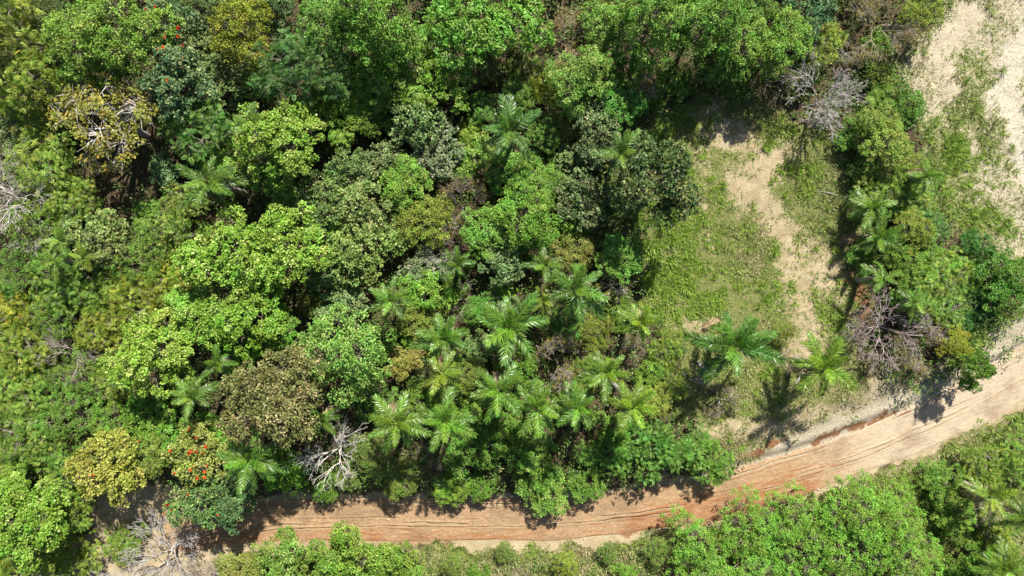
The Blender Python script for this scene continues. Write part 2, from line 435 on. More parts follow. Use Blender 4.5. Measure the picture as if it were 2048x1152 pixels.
# dirt road: a strip with ruts pressed into it
def smooth_line(pts, step):
    pts = np.array(pts, float)
    out = []
    for i in range(len(pts) - 1):
        p0 = pts[max(i - 1, 0)]; p1 = pts[i]; p2 = pts[i + 1]; p3 = pts[min(i + 2, len(pts) - 1)]
        n = max(2, int(np.linalg.norm(p2 - p1) / step))
        t = np.linspace(0, 1, n, endpoint=False)[:, None]
        out.append(0.5 * ((2 * p1) + (-p0 + p2) * t + (2 * p0 - 5 * p1 + 4 * p2 - p3) * t ** 2 + (-p0 + 3 * p1 - 3 * p2 + p3) * t ** 3))
    return np.concatenate(out)
line = smooth_line(ROAD[2:], 5.0)
tang = unit(np.gradient(line, axis=0)); nrm = np.stack([tang[:, 1], -tang[:, 0]], 1)
nrm *= np.where(nrm[:, 1:2] < 0, 1, -1)                         # towards the north of the map
along = np.concatenate([[0], np.cumsum(np.linalg.norm(np.diff(line, axis=0), axis=1))]) * MPP
ACR = np.linspace(-1, 1, 64)
wid_n = 46 + 10 * sstep(60, 80, along) + 9 * (fbm(along * 0.25, along * 0 + 3.3) - 0.5)
wid_s = 44 + 16 * sstep(55, 85, along) + 14 * (fbm(along * 0.3, along * 0 + 8.1) - 0.5)
off = np.where(ACR[None] > 0, ACR[None] * wid_n[:, None], ACR[None] * wid_s[:, None])
rpx = line[:, :1] + nrm[:, :1] * off; rpy = line[:, 1:] + nrm[:, 1:] * off
rx, ry = from_map(rpx, rpy)
A = along[:, None] * np.ones_like(off); offm = off * MPP
z = height(rx.ravel(), ry.ravel()).reshape(rx.shape)
zc = np.maximum(z, -10) + 0.05
wob = (fbm(A * 0.07, A * 0 + 1.7) - 0.5) * 0.9
rut_shade_mask = np.zeros_like(zc)
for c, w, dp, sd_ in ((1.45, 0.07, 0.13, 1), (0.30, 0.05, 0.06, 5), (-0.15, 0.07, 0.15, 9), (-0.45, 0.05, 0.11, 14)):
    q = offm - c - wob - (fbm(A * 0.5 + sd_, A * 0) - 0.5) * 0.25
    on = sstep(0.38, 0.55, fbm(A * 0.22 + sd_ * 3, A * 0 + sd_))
    rut_shade_mask = np.maximum(rut_shade_mask, on * np.exp(-(q / (w * 1.1)) ** 2) * min(1, dp / 0.11))  # where the painted shade goes: along the hollow of each rut
    zc = zc - dp * on * np.exp(-(q / w) ** 2) + 0.6 * dp * on * np.exp(-((np.abs(q) - 2.1 * w) / (0.8 * w)) ** 2)
zc += (fbm(A * 6, offm * 7) - 0.5) * 0.06 + (fbm(A * 1.2, offm * 1.6) - 0.5) * 0.09
edge = sstep(0.86, 1.0, np.abs(ACR))[None] * np.ones_like(off)
zc = zc * (1 - edge) + (z - 0.04) * edge
acc = Acc()
na, nc = rx.shape
ii, jj = np.meshgrid(np.arange(nc - 1), np.arange(na - 1)); b0 = (jj * nc + ii).ravel()
mx = line[:, 0][:, None] * np.ones_like(off)
redm = 0.12 + 0.44 * sstep(1150, 1300, mx) * sstep(1760, 1560, mx) * sstep(1.3, -0.3, offm) + 0.34 * sstep(0.2, -1.4, offm) * sstep(1300, 1000, mx)
palem = 0.1 + 0.8 * sstep(1560, 1800, mx)
acc.add(np.stack([rx, ry, zc], -1).reshape(-1, 3), np.stack([b0, b0 + 1, b0 + nc + 1, b0 + nc], 1), along=A.ravel(), across=offm.ravel(), red=redm.ravel(), pale=palem.ravel(), rut=rut_shade_mask.ravel())
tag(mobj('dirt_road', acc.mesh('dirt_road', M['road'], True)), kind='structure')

# ------------------------------------------------------------------ tree kinds: every kind has a few variants that copies share
# R crown radius, hc height of the crown's middle, nl lobes, dens clusters, per cluster leaves, L/W leaf size, cr cluster radius
KIND = {
    'almond':  dict(R=3.0, hc=4.6, nl=15, nc=260, per=44, L=0.155, W=0.12, cr=0.29, flat=0.75, mat='almond', up=0.7, wood='bark'),
    'broad':   dict(R=3.0, hc=4.8, nl=15, nc=320, per=40, L=0.14, W=0.095, cr=0.27, flat=0.85, mat='broad', up=0.5, wood='bark'),
    'fine':    dict(R=3.0, hc=4.0, nl=15, nc=260, per=34, L=0.15, W=0.10, cr=0.30, flat=0.85, mat='fine', up=0.4, wood='bark'),
    'clump':   dict(R=3.0, hc=4.0, nl=14, nc=200, per=22, L=0.25, W=0.15, cr=0.20, flat=0.85, mat='clump', up=0.7, wood='bark'),
    'tulip':   dict(R=3.0, hc=5.0, nl=14, nc=200, per=30, L=0.24, W=0.14, cr=0.28, flat=0.90, mat='tulip', up=0.5, wood='bark'),
    'olive':   dict(R=3.0, hc=5.0, nl=16, nc=330, per=34, L=0.17, W=0.10, cr=0.30, flat=0.90, mat='olive', up=0.5, wood='bark'),
    'ochre':   dict(R=3.0, hc=4.2, nl=12, nc=150, per=26, L=0.20, W=0.12, cr=0.28, flat=0.45, mat='ochre', up=0.6, wood='pale_bark'),
    'sparse':  dict(R=3.0, hc=4.0, nl=10, nc=75,  per=18, L=0.16, W=0.10, cr=0.32, flat=0.60, mat='fine', up=0.4, wood='pale_bark'),
    'feather': dict(R=3.0, hc=3.2, nl=16, nc=200, per=7,  L=0.52, W=0.17, cr=0.20, flat=0.75, mat='feather', up=0.6, wood='grey_bark', pinn=8, sticks=22),
    'mimosa':  dict(R=3.0, hc=3.2, nl=18, nc=330, per=26, L=0.13, W=0.075, cr=0.21, flat=0.80, mat='mimosa', up=0.6, wood='bark'),
    'yellow':  dict(R=3.0, hc=4.2, nl=13, nc=230, per=28, L=0.20, W=0.13, cr=0.30, flat=0.70, mat='yellow', up=0.6, wood='bark', sticks=10),
    'fern':    dict(R=3.0, hc=2.0, nl=13, nc=100, per=15,  L=0.50, W=0.15, cr=0.26, flat=0.55, mat='fern', up=0.7, wood='bark', pinn=9),
    'shrub':   dict(R=3.0, hc=2.2, nl=13, nc=240, per=38, L=0.16, W=0.115, cr=0.29, flat=0.80, mat='broad', up=0.6, wood='bark'),
}
def build_kind(kind, seed):
    k = KIND[kind]; rng = np.random.default_rng(seed * 101 + sum(map(ord, kind)))
    R, hc = k['R'], k['hc']
    nl = k['nl']; cs = []; rl = []
    for i in range(nl):
        if i == 0: a, d = 0, 0
        else:
            a = i * 2.39996 + rng.uniform(-.5, .5); d = R * (0.22 + 0.66 * math.sqrt(i / nl)) * rng.uniform(0.72, 1.12)
        cs.append((d * math.cos(a), d * math.sin(a), hc + 0.40 * R * k['flat'] * (1.1 - (d / R) ** 2 * 1.7) + rng.normal(0, 0.11 * R)))
        rl.append(R * rng.uniform(0.17, 0.38) * (1.15 if d < 0.5 * R else 1))
    cs = np.array(cs); rl = np.array(rl)
    share = rl ** 2 / np.sum(rl ** 2)
    pts = []; own = []; nrm_ = []
    for i in range(nl):
        n = int(k['nc'] * share[i] * 2.4)
        dz = rng.uniform(-0.25, 1, n); a = rng.uniform(0, 2 * math.pi, n); q = np.sqrt(1 - dz ** 2)
        d = np.stack([q * np.cos(a), q * np.sin(a), dz], 1)
        p = cs[i] + d * rl[i] * np.array([1, 1, k['flat']]) * np.where(rng.random((n, 1)) < 0.15, rng.uniform(1.1, 1.45, (n, 1)), rng.uniform(0.72, 1.08, (n, 1)))
        ok = np.ones(n, bool)
        for j in range(nl):
            if j != i: ok &= np.linalg.norm((p - cs[j]) / np.array([1, 1, k['flat']]), axis=1) > rl[j] * 0.72
        pts.append(p[ok]); own.append(np.full(ok.sum(), i)); nrm_.append(d[ok])
    pts = np.concatenate(pts); own = np.concatenate(own); nr = np.concatenate(nrm_)
    sel = rng.permutation(len(pts))[:k['nc']]
    pts, own, nr = pts[sel], own[sel], nr[sel]
    nclu = len(pts)
    # leaves
    acc = Acc()
    per = k['per']
    ci = np.repeat(np.arange(nclu), per)
    n = len(ci)
    csize = rng.uniform(0.7, 1.3, nclu)[ci]
    d = unit(rng.normal(0, 1, (n, 3)) + nr[ci] * 0.6 + np.array([0, 0, 0.25]))
    base = pts[ci] + d * (k['cr'] * csize * rng.uniform(0.15, 1.0, n) ** 0.7)[:, None] * np.array([1, 1, 0.7])
    nn = unit(np.array([0, 0, 1.0]) * k['up'] + nr[ci] * 0.30 + unit(pts[ci] - cs[own[ci]]) * 0.2 + d * 0.25 + rng.normal(0, 0.42, (n, 3)))
    ld = unit(d * np.array([1, 1, 0.35]) + rng.normal(0, 0.35, (n, 3)))
    crn = np.clip(rng.normal(0.5, 0.20, nclu)[ci] + rng.normal(0, 0.24, n), 0, 1)
    L = k['L'] * rng.uniform(0.65, 1.25, n)
    if 'pinn' not in k:
        v, f = leaf_quads(base, ld, nn, L, k['W'] / k['L'] * L)
        acc.add(v, f, rnd=np.repeat(crn, 4))
    else:                                                        # compound leaves: leaflets either side of a stalk
        m = k['pinn']; ld = unit(ld); s = unit(np.cross(nn, ld)); up = np.cross(ld, s)
        for j in range(m):
            t = (j + 0.8) / m
            w = k['W'] * math.sin(math.pi * (0.22 + 0.74 * t)) * (L / k['L'])
            c = base + ld * (L * t)[:, None] - up * (L * 0.22 * t * t)[:, None]
            for sg in (-1, 1):
                dd = s * sg + ld * 0.45
                v, f = leaf_quads(c, dd, up + ld * 0.1 * sg, w, w * 0.32 + k['L'] * 0.035, 0.05)
                acc.add(v, f, rnd=np.repeat(np.clip(crn + rng.normal(0, 0.08, n), 0, 1), 4))
    crown = acc.mesh(kind + '_crown', M[k['mat']])
    # wood
    tr = Acc(); top = np.array([rng.normal(0, 0.15), rng.normal(0, 0.15), hc * 0.62])
    tp = bend((0, 0, -0.25), top, rng, 0.04, 6)
    tube(tr, tp, np.linspace(0.17, 0.11, 6) * (1.2 if hc > 3 else 0.7), 7)
    trunk = tr.mesh(kind + '_trunk', M[k['wood']], True)
    lb = Acc()
    for i in range(nl):
        e = cs[i] - np.array([0, 0, 0.15 * rl[i]])
        st = tp[rng.integers(3, 6)]
        tube(lb, bend(st, e, rng, 0.08, 5, -0.05), np.linspace(0.085, 0.04, 5) * (1.25 if k['wood'] == 'pale_bark' else 1), 5)
        mine = np.where(own == i)[0]
        step = 1 if k['wood'] == 'pale_bark' else 2
        for c in mine[::step]:
            tube(lb, bend(e, pts[c], rng, 0.12, 4), np.linspace(0.034, 0.013, 4), 3)
            if k['wood'] == 'pale_bark':
                for _ in range(2):
                    q = pts[c] + rng.normal(0, 0.35, 3) * np.array([1, 1, 0.5]) + nr[c] * 0.15
                    tube(lb, bend(pts[c] * 0.6 + e * 0.4, q, rng, 0.1, 3), np.linspace(0.022, 0.009, 3), 3)
    for _ in range(k.get('sticks', 0)):
        q = pts[rng.integers(nclu)]; u_ = rng.normal(0, 1, 3); u_[2] = 0.25; u_ = u_ / np.linalg.norm(u_)
        p0 = q - u_ * 0.5; p1 = q + u_ * rng.uniform(0.3, 1.0) + np.array([0, 0, 0.22]); pl = bend(p0, p1, rng, 0.1, 5)
        tube(lb, pl, np.linspace(0.030, 0.012, 5), 3)
        for j in (2, 3):
            tube(lb, bend(pl[j], pl[j] + u_ * 0.3 + rng.normal(0, 0.22, 3), rng, 0.1, 3), np.linspace(0.016, 0.008, 3), 3)
    limbs = lb.mesh(kind + '_limbs', M[k['wood']], True)
    # spots on top for flowers
    tops = pts[np.argsort(-(pts[:, 2] + 0.15 * np.hypot(pts[:, 0], pts[:, 1])))][:60]
    return dict(crown=crown, trunk=trunk, limbs=limbs, tops=tops, R=R, hc=hc)

def build_bare(seed, spread=1.0, depth=4, thick=1.0, leaves=0):
    rng = np.random.default_rng(900 + seed)
    hc = 3.2; R = 3.0
    tr = Acc(); lb = Acc(); tw = Acc()
    fork = np.array([rng.normal(0, .15), rng.normal(0, .15), 1.1])
    tp = bend((0, 0, -0.25), fork, rng, 0.05, 5)
    tube(tr, tp, np.linspace(0.15, 0.09, 5) * thick, 7)
    tips = []
    def grow(p, d, L, r, lev):
        n = 5
        P = [p]; q = d.copy()
        for s_ in range(n - 1):
            q = q + rng.normal(0, 0.20, 3) + np.array([0, 0, 0.05])
            q /= np.linalg.norm(q)
            P.append(P[-1] + q * L / (n - 1))
        P = np.array(P)
        r1 = max(r * 0.62, 0.010)
        tube(lb if lev <= 1 else tw, P, np.linspace(r, r1, n), 5 if lev <= 1 else 3)
        if lev >= depth:
            tips.append(P[-1]); return
        kids = [(n - 1, 2)] + [(int(rng.integers(1, n - 1)), 1) for _ in range(2 if lev == 1 else 1 if lev < 2 or rng.random() < 0.65 else 0)]
        for at, cnt in kids:
            for _ in range(cnt):
                a = rng.normal(0, 1, 3); a -= a.dot(q) * q; a /= np.linalg.norm(a) + 1e-9
                ang = rng.uniform(0.35, 0.85)
                dd = q * math.cos(ang) + a * math.sin(ang)
                hor = np.array([P[at][0], P[at][1], 0]); hor /= np.linalg.norm(hor) + 0.3
                dd = dd + hor * 0.30 * spread; dd[2] = max(dd[2], -0.15); dd /= np.linalg.norm(dd)
                f = 1 - 0.12 * at / n
                grow(P[at], dd, L * rng.uniform(0.62, 0.86), max(r * rng.uniform(0.58, 0.75), 0.011), lev + 1)
    m = 5
    for i in range(m):
        a = i * 2 * math.pi / m + rng.uniform(-.4, .4); e = rng.uniform(0.45, 1.0) / spread
        d = np.array([math.cos(a) * math.cos(e), math.sin(a) * math.cos(e), math.sin(e)])
        grow(fork, d, rng.uniform(1.1, 1.5), 0.052 * thick, 0)
    tips = np.array(tips)
    ext = np.percentile(np.hypot(tips[:, 0], tips[:, 1]), 92)
    res = dict(trunk=tr.mesh('bare_trunk', M['pale_bark'], True), limbs=lb.mesh('bare_limbs', M['pale_bark'], True),
               twigs=tw.mesh('bare_twigs', M['pale_bark'], True), R=float(ext), hc=float(np.median(tips[:, 2])), tops=tips)
    if leaves:
        ac = Acc(); c = tips[rng.permutation(len(tips))[:leaves]]
        ci = np.repeat(np.arange(len(c)), 9); n_ = len(ci)
        b = c[ci] + rng.normal(0, 0.14, (n_, 3)); v, f = leaf_quads(b, rng.normal(0, 1, (n_, 3)), np.array([0, 0, 1.0]) + rng.normal(0, .4, (n_, 3)), rng.uniform(.1, .2, n_), rng.uniform(.06, .12, n_))
        ac.add(v, f, rnd=np.repeat(rng.random(n_), 4))
        res['crown'] = ac.mesh('bare_leaves', M['ochre'])
    return res

PROTO = {k: [build_kind(k, s) for s in range(3)] for k in KIND}
PROTO['bare'] = [build_bare(0, 1.0, 5), build_bare(1, 1.3, 5), build_bare(2, 1.1, 5)]
PROTO['leggy'] = [build_bare(5, 1.2, 4, 1.1), build_bare(6, 1.3, 4, 1.1)]                  # few thick pale limbs
PROTO['twiggy'] = [build_bare(7, 1.2, 5, 0.75, 150), build_bare(8, 1.2, 5, 0.8, 110)]

def flower_mesh():
    rng = np.random.default_rng(5); acc = Acc()
    n = 12; a = rng.uniform(0, 6.28, n); e = rng.uniform(0.2, 1.3, n)
    d = np.stack([np.cos(a) * np.cos(e), np.sin(a) * np.cos(e), np.sin(e)], 1)
    v, f = leaf_quads(d * 0.02, d, np.cross(d, rng.normal(0, 1, (n, 3))) + np.array([0, 0, 1.0]), 0.18 * rng.uniform(.8, 1.2, n), 0.12)
    acc.add(v, f, rnd=np.repeat(rng.random(n), 4))
    return acc.mesh('flower', M['flower'])
FLOWER = flower_mesh()

NAMES = dict(almond='bright_broadleaf_tree', broad='broadleaf_tree', fine='small_leaved_tree', clump='grey_green_tree', tulip='dark_leaved_tree', olive='bronze_leaved_tree',
             ochre='ochre_leaved_tree', sparse='sparse_tree', feather='feathery_tree', fern='fern_leaved_vine', mimosa='feathery_tree', yellow='yellow_leaved_tree', shrub='shrub', bare='bare_tree', leggy='bare_tree', twiggy='bare_tree')
_count = {}
def tree(px, py, r, kind, tint, label, flowers=0, group=None, low=1.0, name=None, cat=None, spin=None):
    """a tree whose crown's middle stands over map position px, py with a crown of r map units"""
    i = _count.get(kind, 0); _count[kind] = i + 1
    p = PROTO[kind][i % len(PROTO[kind])]
    s = r * MPP / p['R'] * 0.95
    zt = p['hc'] * s * low
    for _ in range(2):
        k = (ALT - zt) / ALT
        s = r * MPP * k / p['R'] * (1.06 if 'crown' in p else 1.0)
        x, y = from_map(px, py, zt)
        zg = gz(x, y); zt = zg + p['hc'] * s * low
    root = bpy.data.objects.new(name or NAMES[kind], None); COL.objects.link(root)
    root.empty_display_size = 0.3
    root.location = (x, y, zg)
    root.rotation_euler = (0, 0, spin if spin is not None else random.uniform(0, 6.283))
    root.scale = (s, s * random.uniform(0.92, 1.08), s * low)
    tag(root, label, cat or ('shrub' if kind == 'shrub' else 'vine' if kind == 'fern' else 'tree'), group)
    for part in ('trunk', 'limbs', 'twigs', 'crown'):
        if part in p:
            o = mobj({'limbs': 'branches'}.get(part, part), p[part], root)
            if part == 'twigs': o['kind'] = 'stuff'
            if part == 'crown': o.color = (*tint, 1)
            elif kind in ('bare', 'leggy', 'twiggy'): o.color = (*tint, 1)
    if flowers:
        rr = random.Random(int(px * 7 + py))
        for q in rr.sample(range(len(p['tops'])), min(flowers, len(p['tops']))):
            o = mobj('flower', FLOWER, root)
            t = p['tops'][q]
            o.location = (t[0], t[1], t[2] + 0.28); fs = rr.uniform(0.5, 1.0) / s
            o.scale = (fs, fs, fs / low); o.rotation_euler = (0, 0, rr.uniform(0, 6.28))
    return root

# palms: each frond is a part
def frond_mesh(seed, droop, L=2.9, mat='palm'):
    rng = np.random.default_rng(60 + seed); acc = Acc()
    n = 12; t = np.linspace(0, 1, n)
    side = rng.normal(0, 0.10)
    cx = L * (t - 0.10 * droop * t ** 3); cz = -L * droop * (0.62 * t ** 2.2); cy = side * L * t ** 2
    path = np.stack([cx, cy, cz], 1)
    tube(acc, path, np.linspace(0.05, 0.012, n), 4, rnd=0.9)
    m = 38
    tt = np.linspace(0.13, 0.99, m)
    c = np.stack([np.interp(tt, t, path[:, i]) for i in range(3)], 1)
    tg = unit(np.stack([np.gradient(c[:, i]) for i in range(3)], 1))
    for sg in (-1, 1):
        for lay in (0, 1):
            sidev = unit(np.cross(np.array([0, 0, 1.0]), tg)) * sg
            upv = np.cross(tg, sidev * sg)
            ll = 0.74 * (np.sin(math.pi * (0.14 + 0.80 * tt)) ** 0.6) * rng.uniform(0.7, 1.2, m)
            lift = (0.45 if lay == 0 else -0.30) + rng.normal(0, 0.25, m)
            fwd = 0.45 + 0.75 * tt + rng.normal(0, 0.22, m)
            d1 = unit(sidev + tg * fwd[:, None] + upv * lift[:, None])
            b = c + tg * (0.03 * lay)
            mid = b + d1 * (ll * 0.5)[:, None]
            d2 = unit(d1 + np.array([0, 0, -0.55 - 0.2 * lay]))
            tip = mid + d2 * (ll * 0.55)[:, None]
            wv = unit(np.cross(d1, upv) + rng.normal(0, 0.25, (m, 3))) * 0.027
            v = np.stack([b - wv * 0.6, b + wv * 0.6, mid + wv, mid - wv, tip + wv * 0.15, tip - wv * 0.15], 1)
            o = np.arange(m)[:, None] * 6
            f = np.concatenate([o + np.array([0, 1, 2, 3]), o + np.array([3, 2, 4, 5])])
            acc.add(v.reshape(-1, 3), f, rnd=np.repeat(np.clip(rng.normal(0.45, 0.22, m), 0, 1), 6))
    return acc.mesh('frond', M[mat])
FRONDS = [frond_mesh(i, d) for i, d in enumerate((0.30, 0.55, 0.80, 1.05))]
DEADF = [frond_mesh(8, 1.2, 2.6, 'dead_frond'), frond_mesh(9, 0.3, 2.4, 'dead_frond')]
_pm = {}
def palm_trunk(h):
    h = round(h)
    if h not in _pm:
        a = Acc(); n = 12; t = np.linspace(0, 1, n)
        tube(a, np.stack([0.12 * np.sin(t * 2.2), 0.10 * np.sin(t * 1.7 + 1) - 0.084, t * (h + 0.2) - 0.2], 1), 0.17 + 0.06 * np.exp(-t * 7) + 0.035 * np.sin(t * 3.1), 9)
        b = Acc(); x0, y0 = 0.12 * math.sin(2.2), 0.10 * math.sin(2.7) - 0.084
        tube(b, [(x0, y0, h - 0.02), (x0, y0, h + 0.3), (x0, y0, h + 0.75), (x0, y0, h + 1.0)], [0.16, 0.17, 0.11, 0.06], 9)
        _pm[h] = (a.mesh('palm_trunk', M['palm_bark'], True), b.mesh('palm_shaft', M['shaft'], True), (x0, y0))
    return h, _pm[h]
_pi = [0]
def palm(px, py, r, h, label, tint=(1, 1, 1), nf=15, dead=1):
    _pi[0] += 1; rr = random.Random(_pi[0] * 13)
    h, (tm, sm, (x0, y0)) = palm_trunk(h)
    x, y = from_map(px, py, h + 1.3); zg = gz(x, y)
    x, y = from_map(px, py, zg + h + 1.0)
    zg = gz(x, y)
    root = bpy.data.objects.new('palm_tree', None); COL.objects.link(root); root.empty_display_size = 0.3
    root.location = (x - x0, y - y0, zg)
    tag(root, label, 'palm')
    mobj('trunk', tm, root); mobj('crownshaft', sm, root)
    fs = r * MPP * (ALT - h) / ALT / 2.75 * rr.uniform(0.84, 1.02)
    a0 = rr.uniform(0, 6.28)
    nf = nf + rr.randint(-2, 2); droopy = rr.uniform(-0.12, 0.2)
    root.rotation_euler = (rr.uniform(-.07, .07), rr.uniform(-.07, .07), 0)
    for i in range(nf):
        if rr.random() < 0.06: continue                           # a frond lost
        u = i / (nf - 1)                                          # 0 young and upright, 1 old and hanging
        el = 1.2 - 1.6 * u + rr.uniform(-.2, .2) - droopy
        o = mobj('frond', FRONDS[min(3, int(u * 3.2 + rr.random() * 0.9))], root)
        o.location = (x0, y0, h + 0.85 - 0.25 * u)
        sc = fs * (0.72 + 0.28 * min(1, u * 3)) * rr.uniform(0.72, 1.1)
        o.scale = (sc, sc, sc)
        o.rotation_euler = (rr.uniform(-.25, .25), -el, a0 + i * 2.39996 + rr.uniform(-.35, .35))
        y_ = 1.0 + 0.55 * max(0, 0.35 - u) / 0.35                 # the newest leaves are a lighter green
        j = rr.uniform(0.85, 1.15)
        o.color = (tint[0] * y_ * 1.1 * j, tint[1] * y_ * j, tint[2] * j, 1)
    for i in range(dead + rr.randint(0, 2)):
        o = mobj('dead_frond', DEADF[0], root); o.location = (x0, y0, h + 0.45)
        o.scale = (fs * .9,) * 3; o.rotation_euler = (0, 0.35, rr.uniform(0, 6.28))
    return root

